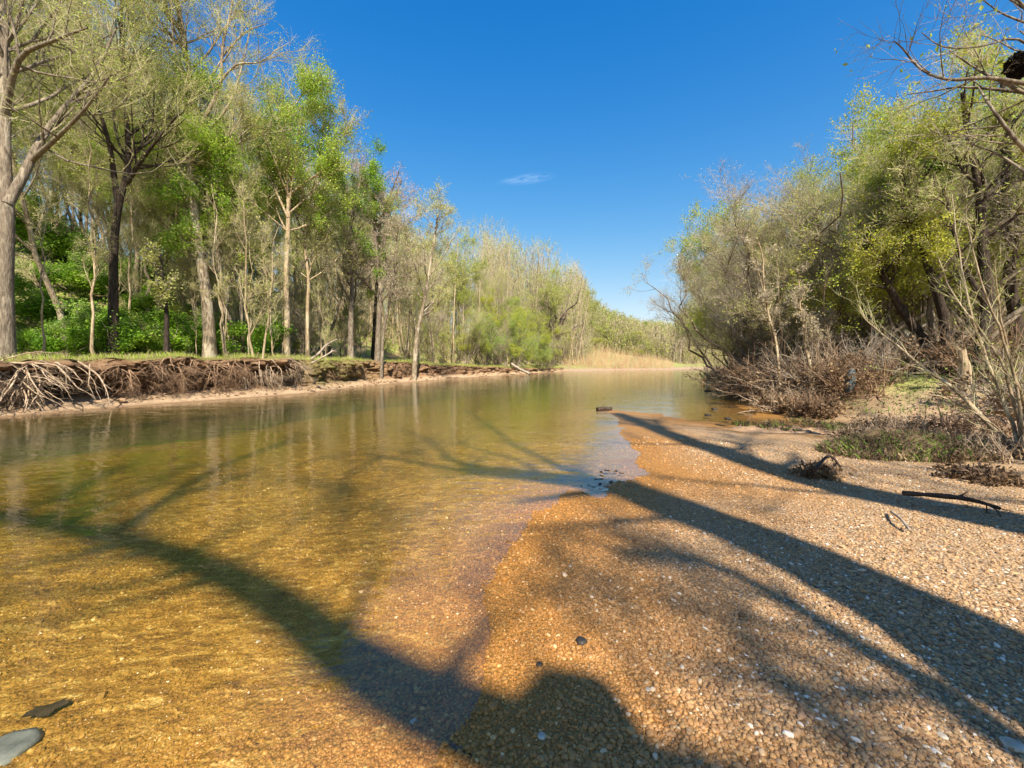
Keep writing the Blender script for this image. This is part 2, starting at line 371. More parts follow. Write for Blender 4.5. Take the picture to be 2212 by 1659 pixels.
# ---------------------------------------------------------------- ground sheet
def pebble_color(b, vec, scale, rand=None):
    v = b.tex('ShaderNodeTexVoronoi', scale, 0, vec); v.inputs['Randomness'].default_value = 1
    if rand is None:
        sep = b.n('ShaderNodeSeparateColor'); b.l(v.outputs['Color'], sep.inputs[0]); rand = sep.outputs[0]
    colr = b.ramp(rand, [(0.0, (0.1, 0.055, 0.03)), (0.12, (0.32, 0.165, 0.065)), (0.3, (0.5, 0.3, 0.13)), (0.48, (0.38, 0.24, 0.125)),
                         (0.62, (0.58, 0.38, 0.18)), (0.76, (0.48, 0.29, 0.16)), (0.86, (0.28, 0.22, 0.15)), (0.91, (0.66, 0.54, 0.36)), (0.955, (0.88, 0.82, 0.7))])
    return v, colr, rand
def underwater(b, colr, posz, noisev):
    """gravel that lies wet or under water turns golden brown, caustic streaks painted into its film"""
    wet = b.maprange(posz, 0.07, 0.0)
    deep = b.maprange(posz, -0.02, -0.3)
    gold = b.mix(1.0, colr, (0.82, 0.53, 0.22), 'MULTIPLY')
    gold = b.mix(0.25, gold, (0.5, 0.28, 0.06))
    c1 = b.mix(wet, colr, gold)
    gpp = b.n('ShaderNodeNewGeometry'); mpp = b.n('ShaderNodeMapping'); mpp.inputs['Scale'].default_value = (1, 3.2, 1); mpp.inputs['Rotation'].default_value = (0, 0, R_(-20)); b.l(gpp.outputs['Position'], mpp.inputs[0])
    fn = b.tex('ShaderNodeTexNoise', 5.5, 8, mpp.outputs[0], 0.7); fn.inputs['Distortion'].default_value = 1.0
    film_caustics = b.ramp(fn.outputs['Fac'], [(0.32, (0.06, 0.032, 0.01)), (0.46, (0.22, 0.115, 0.02)), (0.56, (0.42, 0.24, 0.045)), (0.7, (0.8, 0.6, 0.22))])  # bed film colour, with bright streaks painted in to imitate sun caustics
    c2 = b.mix(b.math('MULTIPLY', b.maprange(posz, 0.0, -0.12), 0.75), c1, film_caustics)
    return c2, wet
gm, nt, out = new_mat('ground_surface'); b = NB(nt)
gp = b.n('ShaderNodeNewGeometry'); pos = gp.outputs['Position']; sx = b.n('ShaderNodeSeparateXYZ'); b.l(pos, sx.inputs[0])
flat = b.n('ShaderNodeVectorMath'); flat.operation = 'MULTIPLY'; flat.inputs[1].default_value = (1, 1, 0.5); b.l(pos, flat.inputs[0])
v1, pc, _ = pebble_color(b, flat.outputs[0], 52)
v2, pc2, _ = pebble_color(b, flat.outputs[0], 120)
nb = b.tex('ShaderNodeTexNoise', 0.9, 5, flat.outputs[0], 0.6)
nf = b.tex('ShaderNodeTexNoise', 7, 5, flat.outputs[0], 0.6)
pm = b.mix(0.4, pc, pc2)
crack = b.maprange(v1.outputs['Distance'], 0.3, 0.75, 1.0, 0.25)
pm = b.mix(1.0, pm, crack, 'MULTIPLY')
pm = b.mix(b.math('MULTIPLY', nb.outputs['Fac'], 0.5), pm, (0.46, 0.32, 0.18))
dryf = b.maprange(sx.outputs[2], 0.03, 0.2)
pm = b.mix(b.math('MULTIPLY', dryf, 0.45), pm, b.mix(0.5, pm, (0.4, 0.28, 0.14)))
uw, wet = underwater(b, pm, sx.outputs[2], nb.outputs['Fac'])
def attr(n_):
    a = b.n('ShaderNodeAttribute'); a.attribute_name = n_; return a.outputs['Fac']
silt = b.ramp(nf.outputs['Fac'], [(0.3, (0.28, 0.185, 0.12)), (0.55, (0.42, 0.29, 0.19)), (0.75, (0.5, 0.37, 0.25))])
c1 = b.mix(attr('silt'), uw, silt)
litter = b.ramp(nf.outputs['Fac'], [(0.3, (0.13, 0.085, 0.045)), (0.5, (0.28, 0.2, 0.11)), (0.7, (0.46, 0.36, 0.22))])
grn = b.ramp(nf.outputs['Fac'], [(0.3, (0.16, 0.2, 0.04)), (0.55, (0.34, 0.39, 0.09)), (0.75, (0.5, 0.5, 0.18))])
gfac = b.maprange(nb.outputs['Fac'], 0.42, 0.6)
floor_c = b.mix(b.math('MULTIPLY', gfac, attr('green')), litter, grn)
c2 = b.mix(attr('floor'), c1, floor_c)
mud = b.mix(b.math('MULTIPLY', attr('channel'), 0.75), c2, (0.05, 0.095, 0.045))
bh1 = b.math('MULTIPLY', b.math('SUBTRACT', 0.7, v1.outputs['Distance']), 1.0)
nrm = b.bump(bh1, 0.8, 0.012); nrm = b.bump(nf.outputs['Fac'], 0.5, 0.05, nrm)
rg_ = b.mix(wet, (0.9, 0.9, 0.9), (0.45, 0.45, 0.45))
b.l(b.principled(mud, rg_, nrm, 0.3), out.inputs[0])
GROUND = gm

NR, NA = 520, 1100
rad = 0.5 * (900 / 0.5) ** (np.linspace(0, 1, NR))
# finer angles in front of the camera
aa = np.linspace(-1, 1, NA, endpoint=False); ang = np.pi * (0.45 * aa + 0.55 * aa ** 3)
RR, AA = np.meshgrid(rad, ang, indexing='ij')
X = RR * np.sin(AA); Y = RR * np.cos(AA)
Z, dL, dR, dT = height(X, Y)
V = np.stack([X, Y, Z], -1).reshape(-1, 3)
V = np.vstack([V, [[0, 0, hz(0, 0)]]])
idx = np.arange(NR * NA).reshape(NR, NA); nx_ = np.roll(idx, -1, 1)
F = np.stack([idx[:-1], idx[1:], nx_[1:], nx_[:-1]], -1).reshape(-1, 4)[:, ::-1]
Fc = np.stack([idx[0], nx_[0], np.full(NA, NR * NA)], -1)
wr = np.maximum(-dR, 0); wl = np.maximum(-dL, 0)
siltA = np.clip(sstep(1.8, 5, dR) * sstep(-4.5, -0.5, dT + 1.5 * fbm(X * 0.8, Y * 0.8, 50)) , 0, 1) * (dR > 0)
siltA = np.maximum(siltA, (dL > 0) * (dL < 2.4) * 1.0)
floorA = np.where(dL > 0, sstep(2.0, 2.8, dL), np.where(dR > 0, sstep(0.6, 3.0, dT + 0.8 * fbm(X * 0.9, Y * 0.9, 60)), 0))
green = np.where(dL > 0, 0.95, 0.85)
chan = np.where((dL < 0) & (dR < 0), sstep(0.56, 0.93, wr / (wl + wr + 1e-6) + 0.09 * fbm(X * 0.35, Y * 0.35, 17, 4)), 0)
at = {}
for k_, v_ in (('silt', siltA), ('floor', floorA), ('green', green), ('channel', chan)): at[k_] = np.append(v_.ravel(), 0)
ground = make_mesh('ground', [(V, F, 0, True, at), (V[:0], Fc[:0], 0, True)], [GROUND]); tag(ground, kind='structure')

# ---------------------------------------------------------------- left bank face, cut under by the river
sw = smoothline([tuple(p) for p in LBP[3:62]], 10)
seg = np.linalg.norm(np.diff(sw, axis=0), axis=1); s = np.concatenate([[0], np.cumsum(seg)])
keep = s[-1]; ss = np.arange(0, keep, 0.09)
bx = np.interp(ss, s, sw[:, 0]); by = np.interp(ss, s, sw[:, 1])
m_ = by < 66; bx, by, ss = bx[m_], by[m_], ss[m_]
tx = np.gradient(bx); ty = np.gradient(by); tl = np.hypot(tx, ty)
for _ in range(30):
    tx = np.convolve(np.pad(tx, 2, 'edge'), np.ones(5) / 5, 'valid'); ty = np.convolve(np.pad(ty, 2, 'edge'), np.ones(5) / 5, 'valid')
tl = np.hypot(tx, ty); nxx, nyy = -ty / tl, tx / tl      # inland normal
BANK = dict(x=bx, y=by, nx=nxx, ny=nyy, s=ss)
# profile (inland offset, height as share of bank top) for cut-under bank and for a plain sloping bank
prof_cut = [(-0.9, -0.5), (-0.2, -0.06), (0.0, 0.0), (0.5, 0.05), (1.0, 0.09), (1.6, 0.14), (2.15, 0.2), (2.35, 0.32), (2.35, 0.48), (2.2, 0.6), (1.9, 0.7), (1.45, 0.77), (1.12, 0.83), (1.0, 0.9), (1.08, 0.96), (1.35, 1.0), (2.0, 1.02), (2.8, 1.015), (3.4, 0.97)]
prof_slope = [(-0.9, -0.5), (-0.2, -0.06), (0.0, 0.0), (0.3, 0.04), (0.6, 0.08), (0.9, 0.14), (1.1, 0.22), (1.25, 0.32), (1.35, 0.45), (1.42, 0.55), (1.5, 0.64), (1.58, 0.72), (1.68, 0.8), (1.8, 0.88), (1.95, 0.94), (2.2, 0.99), (2.6, 1.02), (3.0, 1.01), (3.4, 0.97)]
def dense(p, n=40):
    p = np.array(p, float); q = smoothline([tuple(a_) for a_ in p], 3); return q
pc_ = dense(prof_cut); ps_ = dense(prof_slope); K = len(pc_)
# how deeply each stretch is cut: measured along the photograph
u_, v_ = proj(bx, np.maximum(by, 1), 0.3)
cut = np.clip(1.0 * (u_ < 690) + 0.55 * np.exp(-((u_ - 905) / 22.0) ** 2) + 0.4 * np.exp(-((u_ - 1003) / 14.0) ** 2) + 0.5 * np.exp(-((u_ - 790) / 35.) ** 2), 0, 1)
cut = np.convolve(np.pad(cut, 6, 'edge'), np.ones(13) / 13, 'valid')
cut *= 0.72 + 0.5 * np.clip(fbm(ss * 0.25, ss * 0 + 3, 71), -0.6, 0.6)
cut = np.clip(cut, 0, 1)
BANK['cut'] = cut
off = pc_[None, :, 0] * cut[:, None] + ps_[None, :, 0] * (1 - cut[:, None])
hh = pc_[None, :, 1] * cut[:, None] + ps_[None, :, 1] * (1 - cut[:, None])
prog = np.clip(hh, 0, 1)
S2 = np.repeat(ss[:, None], K, 1); kk = np.repeat(np.arange(K)[None, :], len(ss), 0)
nA = fbm(S2 * 0.9, kk * 0.12, 80, 5); nB = fbm(S2 * 4.0, kk * 0.6, 85, 4); nC = fbm(S2 * 0.35, kk * 0, 88, 3)
facew = sstep(0.05, 0.2, prog) * (1 - sstep(0.99, 1.02, hh))
nD = np.clip(fbm(S2 * 1.1, kk * 0.08, 93, 4) - 0.12, 0, 1)
off = off + (0.6 * nA + 0.3 * nB - 1.1 * nD) * facew + 0.55 * nC * sstep(0.02, 0.3, prog)
topH = bank_h(by)[:, None] + 0.16 * fbm(S2 * 0.3, kk * 0, 90, 3) + 0.12 * fbm(S2 * 1.6, kk * 0, 91, 4)
zz = hh * topH + (0.07 * nB + 0.1 * fbm(S2 * 1.2, kk * 0.1, 96, 4) - 0.02) * sstep(0.0, 0.08, prog) * (1 - sstep(0.9, 1.0, prog) * 0.6)
zz = np.where(hh < 0, hh, zz)
bxx = bx[:, None] + nxx[:, None] * off; byy = by[:, None] + nyy[:, None] * off
bV = np.stack([bxx, byy, zz], -1)
ii = np.arange(len(ss) * K).reshape(len(ss), K)
bF = np.stack([ii[:-1, :-1], ii[:-1, 1:], ii[1:, 1:], ii[1:, :-1]], -1).reshape(-1, 4)
BANK['top'] = topH[:, 0]; BANK['lip'] = off
bm_, nt, out = new_mat('bank_soil'); b = NB(nt)
gp = b.n('ShaderNodeNewGeometry'); tcp = gp.outputs['Position']; sz = b.n('ShaderNodeSeparateXYZ'); b.l(tcp, sz.inputs[0])
mp = b.n('ShaderNodeMapping'); mp.inputs['Scale'].default_value = (1, 1, 3.2); b.l(tcp, mp.inputs[0])
n1 = b.tex('ShaderNodeTexNoise', 3.0, 7, mp.outputs[0], 0.7); n2 = b.tex('ShaderNodeTexNoise', 0.7, 4, tcp, 0.6); n3 = b.tex('ShaderNodeTexNoise', 18, 4, tcp, 0.6)
soil = b.ramp(n1.outputs['Fac'], [(0.3, (0.1, 0.055, 0.03)), (0.5, (0.26, 0.155, 0.085)), (0.7, (0.44, 0.3, 0.18))])
sand = b.ramp(n3.outputs['Fac'], [(0.3, (0.38, 0.25, 0.14)), (0.7, (0.6, 0.44, 0.28))])
low = b.maprange(sz.outputs[2], 0.42, 0.16)
soil = b.mix(b.math('MULTIPLY', b.n('ShaderNodeAttribute', attribute_name='hollow').outputs['Fac'], 0.85), soil, (0.028, 0.017, 0.011))  # soil inside the undercut painted near black to deepen its shade
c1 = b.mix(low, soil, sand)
c1 = b.mix(b.maprange(sz.outputs[2], 0.07, -0.02), c1, (0.2, 0.12, 0.06))
gr = b.ramp(n3.outputs['Fac'], [(0.3, (0.11, 0.11, 0.03)), (0.55, (0.22, 0.22, 0.06)), (0.75, (0.36, 0.32, 0.14))])
nsep = b.n('ShaderNodeSeparateXYZ'); b.l(gp.outputs['Normal'], nsep.inputs[0])
ag = b.n('ShaderNodeAttribute'); ag.attribute_name = 'turf'
c2 = b.mix(b.math('MULTIPLY', ag.outputs['Fac'], b.maprange(n2.outputs['Fac'], 0.25, 0.5)), c1, gr)
nr = b.bump(n1.outputs['Fac'], 1.0, 0.16); nr = b.bump(n3.outputs['Fac'], 0.6, 0.03, nr)
b.l(b.principled(c2, 0.95, nr, 0.1), out.inputs[0])
turf = sstep(0.95, 1.0, hh)
# grassy slope low on the bank near the middle of the left side
u2_ = np.repeat(u_[:, None], K, 1); turf = np.maximum(turf, np.exp(-((u2_ - 770) / 60.) ** 2) * 0.8 * sstep(0.05, 0.3, hh))
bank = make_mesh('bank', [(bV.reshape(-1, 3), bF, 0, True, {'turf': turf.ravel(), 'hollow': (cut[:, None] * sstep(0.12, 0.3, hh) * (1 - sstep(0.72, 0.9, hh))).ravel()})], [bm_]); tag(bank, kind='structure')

# ---------------------------------------------------------------- water
wm, nt, out = new_mat('river_water'); b = NB(nt)
gp = b.n('ShaderNodeNewGeometry')
mp = b.n('ShaderNodeMapping'); mp.inputs['Scale'].default_value = (1.0, 2.4, 1); mp.inputs['Rotation'].default_value = (0, 0, R_(-18)); b.l(gp.outputs['Position'], mp.inputs[0])
n1 = b.tex('ShaderNodeTexNoise', 2.2, 3, mp.outputs[0], 0.5); n2 = b.tex('ShaderNodeTexNoise', 0.5, 2, mp.outputs[0], 0.5); n3 = b.tex('ShaderNodeTexNoise', 9, 2, mp.outputs[0], 0.5)
h_ = b.math('ADD', b.math('MULTIPLY', n1.outputs['Fac'], 0.010), b.math('MULTIPLY', n2.outputs['Fac'], 0.018))
calm = b.maprange(n2.outputs['Fac'], 0.4, 0.6, 0.3, 1.0)
h_ = b.math('ADD', h_, b.math('MULTIPLY', b.math('MULTIPLY', n3.outputs['Fac'], calm), 0.0030))
bp = b.n('ShaderNodeBump'); bp.inputs['Strength'].default_value = 0.8; bp.inputs['Distance'].default_value = 1.0; b.l(h_, bp.inputs['Height'])
fr = b.n('ShaderNodeFresnel'); fr.inputs['IOR'].default_value = 1.45; b.l(bp.outputs[0], fr.inputs['Normal'])
gl = b.n('ShaderNodeBsdfGlossy'); gl.inputs['Roughness'].default_value = 0.035; gl.inputs['Color'].default_value = (1, 1, 1, 1); b.l(bp.outputs[0], gl.inputs['Normal'])
tr = b.n('ShaderNodeBsdfTransparent'); tr.inputs[0].default_value = (0.97, 0.97, 0.95, 1)
# light is not bent on its way through this surface, so the underside must not reflect totally
fac = b.math('MULTIPLY', fr.outputs[0], b.math('SUBTRACT', 1.0, gp.outputs['Backfacing']))
mx = b.n('ShaderNodeMixShader'); b.l(fac, mx.inputs[0]); b.l(tr.outputs[0], mx.inputs[1]); b.l(gl.outputs[0], mx.inputs[2])
b.l(mx.outputs[0], out.inputs[0])
ab = b.n('ShaderNodeVolumeAbsorption'); ab.inputs['Color'].default_value = (0.66, 0.68, 0.28, 1); ab.inputs['Density'].default_value = 0.9
sc_ = b.n('ShaderNodeVolumeScatter'); sc_.inputs['Color'].default_value = (0.5, 0.62, 0.3, 1); sc_.inputs['Density'].default_value = 0.08
ad = b.n('ShaderNodeAddShader'); b.l(ab.outputs[0], ad.inputs[0]); b.l(sc_.outputs[0], ad.inputs[1]); b.l(ad.outputs[0], out.inputs['Volume'])
x0, x1, y0, y1, zb = -38, 130, -36, 150, -2.5
wV = [(x0, y0, 0), (x1, y0, 0), (x1, y1, 0), (x0, y1, 0), (x0, y0, zb), (x1, y0, zb), (x1, y1, zb), (x0, y1, zb)]
wF = [(0, 1, 2, 3), (4, 7, 6, 5), (0, 4, 5, 1), (1, 5, 6, 2), (2, 6, 7, 3), (3, 7, 4, 0)]
water = make_mesh('water', [(np.array(wV, float), np.array(wF), 0, False)], [wm]); tag(water, kind='structure')

# ---------------------------------------------------------------- gravel (countless: one object)
pmat, nt, out = new_mat('pebbles'); b = NB(nt)
gp = b.n('ShaderNodeNewGeometry'); pos = gp.outputs['Position']; sx = b.n('ShaderNodeSeparateXYZ'); b.l(pos, sx.inputs[0])
ar = b.n('ShaderNodeAttribute'); ar.attribute_name = 'tone'
nb = b.tex('ShaderNodeTexNoise', 0.9, 5, pos, 0.6); nf = b.tex('ShaderNodeTexNoise', 60, 4, pos, 0.6)
_, pc, _ = pebble_color(b, pos, 60, ar.outputs['Fac'])
pc = b.mix(b.maprange(nf.outputs['Fac'], 0.3, 0.7, 0.0, 0.35), pc, (0.3, 0.2, 0.12))
dryf = b.maprange(sx.outputs[2], 0.03, 0.2)
pc = b.mix(b.math('MULTIPLY', dryf, 0.7), pc, b.mix(0.45, pc, (0.42, 0.29, 0.15)))
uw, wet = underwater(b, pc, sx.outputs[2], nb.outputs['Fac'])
rg_ = b.mix(wet, (0.8, 0.8, 0.8), (0.3, 0.3, 0.3))
b.l(b.principled(uw, rg_, b.bump(nf.outputs['Fac'], 0.3, 0.004), 0.35), out.inputs[0])
def ico(sub):
    import bmesh
    bm = bmesh.new(); bmesh.ops.create_icosphere(bm, subdivisions=sub, radius=1.0)
    v = np.array([tuple(q.co) for q in bm.verts]); f = np.array([[q.index for q in fc.verts] for fc in bm.faces]); bm.free(); return v, f
def stones(P, S, rg, sub=2, flat=(0.45, 0.75)):
    v0, f0 = ico(sub); n = len(P)
    d = v0[None] * (1 + 0.34 * (rg.random((n, len(v0), 1)) - 0.5) * (1.0 if sub > 1 else 1.6))
    sc = np.stack([S * rg.uniform(0.8, 1.35, n), S * rg.uniform(0.65, 1.0, n), S * rg.uniform(flat[0], flat[1], n)], -1)
    d = d * sc[:, None, :]
    a = rg.random(n) * 6.28; tl = rg.normal(0, 0.28, n); ca, sa = np.cos(a), np.sin(a); ct, st = np.cos(tl), np.sin(tl)
    x, y, z = d[..., 0], d[..., 1], d[..., 2]
    y, z = y * ct[:, None] - z * st[:, None], y * st[:, None] + z * ct[:, None]
    x, y = x * ca[:, None] - y * sa[:, None], x * sa[:, None] + y * ca[:, None]
    Vv = np.stack([x, y, z], -1) + P[:, None, :]
    Ff = (f0[None] + (np.arange(n) * len(v0))[:, None, None]).reshape(-1, 3)
    return Vv.reshape(-1, 3), Ff, len(v0)
def scatter(n, r0, r1, a0, a1, rg):
    r = r0 * (r1 / r0) ** rg.random(n); a = np.radians(a0 + (a1 - a0) * rg.random(n)); return r * np.sin(a), r * np.cos(a), r
chunks = []
for (n, r0, r1, sub) in ((42000, 1.2, 2.3, 2), (150000, 2.15, 9.0, 1)):
    x, y, r = scatter(n, r0, r1, -62, 62, rng)
    z, l_, r_, t_ = height(x, y)
    ok = (z > -0.45) & (t_ < -0.4) & (l_ < -1)
    x, y, z, r = x[ok], y[ok], z[ok], r[ok]; n = len(x)
    pt_ = fbm(x * 0.9, y * 0.9, 140, 4); keepp = (pt_ > -0.42) | (rng.random(n) < 0.3); x, y, z, r, pt_ = x[keepp], y[keepp], z[keepp], r[keepp], pt_[keepp]; n = len(x)
    S = 0.0047 * np.exp(rng.normal(0, 0.5, n)) * (1 + 0.07 * r) * np.clip(1 + 0.6 * pt_, 0.65, 1.25); S = np.minimum(S, 0.0135 * (1 + 0.05 * r))
    big = rng.random(n) < 0.02; S[big] *= 1.7
    Vv, Ff, k_ = stones(np.stack([x, y, z + 0.15 * S], -1), S, rng, sub)
    tone = rng.random(n); tone = np.where(rng.random(n) < 0.5, tone * 0.8, tone)
    chunks.append((Vv, Ff, 0, sub > 1, {'tone': np.repeat(tone, k_)}))
gravel = make_mesh('gravel', chunks, [pmat])
tag(gravel, 'loose tan and golden river gravel spread over the bar and shallow bed', 'gravel', kind='stuff')

# ---------------------------------------------------------------- trees
def build_tree(name, trunk, tr_r, spec, rg, bark, twig, leafs, limbs=None, loc=(0, 0, 0)):
    """trunk [n,k,3] relative to base. spec: dict with levels and leaves."""
    root = empty(name, loc)
    ch_t = []; V_, F_ = tube(trunk, tr_r, spec.get('sides', 10)); ch_t.append((V_, F_, 0, True))
    P1, R1 = trunk, tr_r
    par, parR = [trunk], [tr_r]
    if limbs is not None:
        for (lp, lr) in limbs:
            V_, F_ = tube(lp[None], lr[None], 8); ch_t.append((V_, F_, 0, True))
    lv = []
    first = spec['l1']
    C1, Rr1 = branch(trunk, tr_r, rg=rg, **first)
    V_, F_ = tube(C1, Rr1, 6); ch_t.append((V_, F_, 0, True))
    if limbs is not None:
        k1 = C1.shape[1]
        rs = []; rr_ = []
        for (lp, lr) in limbs:
            q = np.linspace(0, len(lp) - 1, k1); i0 = np.minimum(q.astype(int), len(lp) - 2); w = (q - i0)
            rs.append(lp[i0] * (1 - w)[:, None] + lp[i0 + 1] * w[:, None]); rr_.append(lr[i0] * (1 - w) + lr[i0 + 1] * w)
        C1 = np.concatenate([C1, np.array(rs)]); Rr1 = np.concatenate([Rr1, np.array(rr_)])
    C2, Rr2 = branch(C1, Rr1, rg=rg, **spec['l2'])
    V_, F_ = tube(C2, Rr2, 5); ch_t.append((V_, F_, 0, True))
    C3, Rr3 = branch(C2, Rr2, rg=rg, **spec['l3'])
    chc = []
    V_, F_ = tube(C3, Rr3, 3); chc.append((V_, F_, 0, True))
    C4 = C3
    if spec.get('l4'):
        C4, Rr4 = branch(C3, Rr3, rg=rg, **spec['l4']); V_, F_ = tube(C4, Rr4, 3); chc.append((V_, F_, 0, True))
    mats = [twig]
    for (lm, n, size, clump, kw) in leafs:
        keep = None
        if clump is not None:
            c0 = C4[:, 0]; sc = clump[1]
            f = fbm(c0[:, 0] * sc + 31 * len(mats), c0[:, 2] * sc + c0[:, 1] * sc * 0.6, 5 + len(mats), 2); keep = f > clump[0]
        V_, F_ = leaves(C4, n, size, rg, keep=keep, **kw); chc.append((V_, F_, len(mats), False)); mats.append(lm)
    t_ = make_mesh('trunk', ch_t, [bark], root); c_ = make_mesh('crown', chc, mats, root)
    return root
def straight(H, r, rg, k=12, lean=(0, 0), wob=0.25, n=1, fan=0.0, base=0.0):
    t = np.linspace(0, 1, k)
    C = np.zeros((n, k, 3)); Rr = np.zeros((n, k))
    for j in range(n):
        a = rg.random() * 6.28; f = fan * (0.4 + 0.8 * rg.random()); h = H * (1 if n == 1 else rg.uniform(0.65, 1.0))
        wx = np.cumsum(rg.normal(0, wob / k ** 0.5, k)); wy = np.cumsum(rg.normal(0, wob / k ** 0.5, k)); wx -= wx[0]; wy -= wy[0]
        C[j, :, 0] = wx + lean[0] * h * t ** 1.2 + np.cos(a) * f * h * t ** 0.9 + base * np.cos(a)
        C[j, :, 1] = wy + lean[1] * h * t ** 1.2 + np.sin(a) * f * h * t ** 0.9 + base * np.sin(a)
        C[j, :, 2] = h * t - 0.25 * (1 - t)
        Rr[j] = r * (1 if n == 1 else rg.uniform(0.6, 1.1)) * (1 - 0.82 * t ** 0.85) * (1 + 0.5 * np.exp(-t * 22))
    return C, Rr
def spec_tall(H, spread=1.0, dens=1.0, up=0.11):
    return dict(sides=12,
        l1=dict(n=int(22 * dens), t0=0.26, t1=0.97, length=H * 0.36 * spread, ang=(32, 62), k=8, trop=up, wig=0.11, rr=0.48, tb=0.9),
        l2=dict(n=int(150 * dens), t0=0.2, t1=1.0, length=H * 0.14 * spread, ang=(25, 60), k=6, trop=0.09, wig=0.16, rr=0.55, maxr=0.05),
        l3=dict(n=int(1000 * dens), t0=0.15, t1=1.0, length=H * 0.072, ang=(20, 60), k=4, trop=0.08, wig=0.2, rr=(0.006, 0.011)),
        l4=dict(n=int(6000 * dens), t0=0.1, t1=1.0, length=H * 0.036, ang=(15, 50), k=3, trop=0.09, wig=0.2, rr=(0.003, 0.005)))
PROTO = {}
def rg_(s): return np.random.default_rng(s)
HIDE = (0, -400, -60)
def proto(key, H, bark, twig, leafs, seed, r=0.16, spread=1.0, dens=1.0, lean=(0, 0), wob=0.5, n=1, fan=0.0, spec=None, up=0.11, name='tree'):
    g = rg_(seed); tr, rr = straight(H, r, g, 14, lean, wob, n, fan, 0.12 if n > 1 else 0)
    sp = spec or spec_tall(H, spread, dens, up)
    root = build_tree(name, tr, rr, sp, g, bark, twig, leafs)
    hs = []; rs_ = []
    for c_ in root.children:
        co = np.empty(len(c_.data.vertices) * 3, np.float32); c_.data.vertices.foreach_get('co', co); co = co.reshape(-1, 3); hs.append(np.percentile(co[:, 2], 99.7)); rs_.append(np.percentile(np.hypot(co[:, 0], co[:, 1]), 80))
    PROTO[key] = (root, float(max(hs)), float(max(rs_))); return root
used = set(); PLANTED = []
def place(key, x, y, h, rz, label, cat='tree', group=None, lean=(0, 0), z=None, name=None, wide=1.0):
    root, H, _ = PROTO[key]; s_ = h / H; z = hz(x, y) if z is None else z
    sc = (s_ * wide, s_ * wide, s_)
    if key in used:
        o = dup(root, (x, y, z - 0.05), rz, sc, lean, label, cat, group); PLANTED.append((o, key, x, y)); return o
    PLANTED.append((root, key, x, y)); used.add(key); root.location = (x, y, z - 0.05); root.rotation_euler = (lean[0], lean[1], rz); root.scale = sc
    return tag(root, label, cat, group)
d0 = dict(spread=0.1)
L_ = lambda m, n, s_, clump=None, **kw: (m, n, s_, clump, dict(dict(spread=0.08), **kw))
for i in range(3):
    proto(f'syc{i}', 22, BARK_PALE, TWIG_TAN, [L_(LEAF_OLIVE, 12000, 0.034), L_(LEAF_FLUSH, 14000, 0.04, (-0.15, 0.5))], 100 + i, 0.19, 1.0, 1.25, wob=1.0, name='sycamore_tree')
for i in range(3):
    proto(f'grey{i}', 18, BARK_GREY, TWIG_GREY, [L_(LEAF_OLIVE, 9000, 0.032), L_(LEAF_FLUSH, 13000, 0.038, (-0.1, 0.4))], 120 + i, 0.15, 0.9, 1.1, wob=0.9, name='budding_tree')
for i in range(2):
    proto(f'pink{i}', 18, BARK_GREY, TWIG_PINK, [L_(LEAF_PINK, 6000, 0.032), L_(LEAF_TAN, 3000, 0.03)], 140 + i, 0.15, 0.95, 1.1, wob=0.9, name='budding_tree')
for i in range(3):
    proto(f'green{i}', 15, BARK_GREY, TWIG_TAN, [L_(LEAF_FLUSH, 24000, 0.052, (-0.1, 0.5), spread=0.14), L_(LEAF_BRIGHT, 16000, 0.055, (0.05, 0.5), spread=0.14)], 160 + i, 0.17, 1.05, 1.0, wob=0.8, name='leafing_tree')
for i in range(2):
    proto(f'olive{i}', 14, BARK_GREY, TWIG_TAN, [L_(LEAF_OLIVE, 14000, 0.055, spread=0.12), L_(LEAF_FLUSH, 6000, 0.06, (0.0, 0.5), spread=0.12)], 170 + i, 0.15, 1.0, 1.0, wob=0.8, name='leafing_tree')
sap = lambda H: dict(sides=6, l1=dict(n=16, t0=0.3, t1=0.97, length=H * 0.2, ang=(25, 55), k=6, trop=0.1, wig=0.12, rr=0.5),
    l2=dict(n=80, t0=0.15, t1=1.0, length=H * 0.09, ang=(20, 55), k=5, trop=0.08, wig=0.15, rr=0.55, maxr=0.02),
    l3=dict(n=420, t0=0.15, t1=1.0, length=H * 0.05, ang=(20, 55), k=3, trop=0.08, wig=0.2, rr=(0.004, 0.007)),
    l4=dict(n=1500, t0=0.1, t1=1.0, length=H * 0.03, ang=(15, 55), k=3, trop=0.07, wig=0.22, rr=(0.0026, 0.004)))
for i in range(3):
    proto(f'sap{i}', 9, BARK_TAN, TWIG_TAN, [L_(LEAF_OLIVE, 1000, 0.034)], 180 + i, 0.075, wob=0.35, spec=sap(9), name='sapling')
for i in range(3):
    proto(f'pole{i}', 14, (BARK_TAN, BARK_PALE, BARK_GREY)[i], TWIG_TAN, [L_(LEAF_OLIVE, 3500, 0.034), L_(LEAF_FLUSH, 2500, 0.036, (0.0, 0.5))], 185 + i, 0.095, wob=0.5, spec=spec_tall(14, 0.5, 0.55), name='slender_tree')
for i in range(2):
    proto(f'twin{i}', 9, BARK_TAN, TWIG_TAN, [L_(LEAF_OLIVE, 1100, 0.034)], 190 + i, 0.07, wob=0.3, n=3, fan=0.12, spec=sap(9), name='sapling')
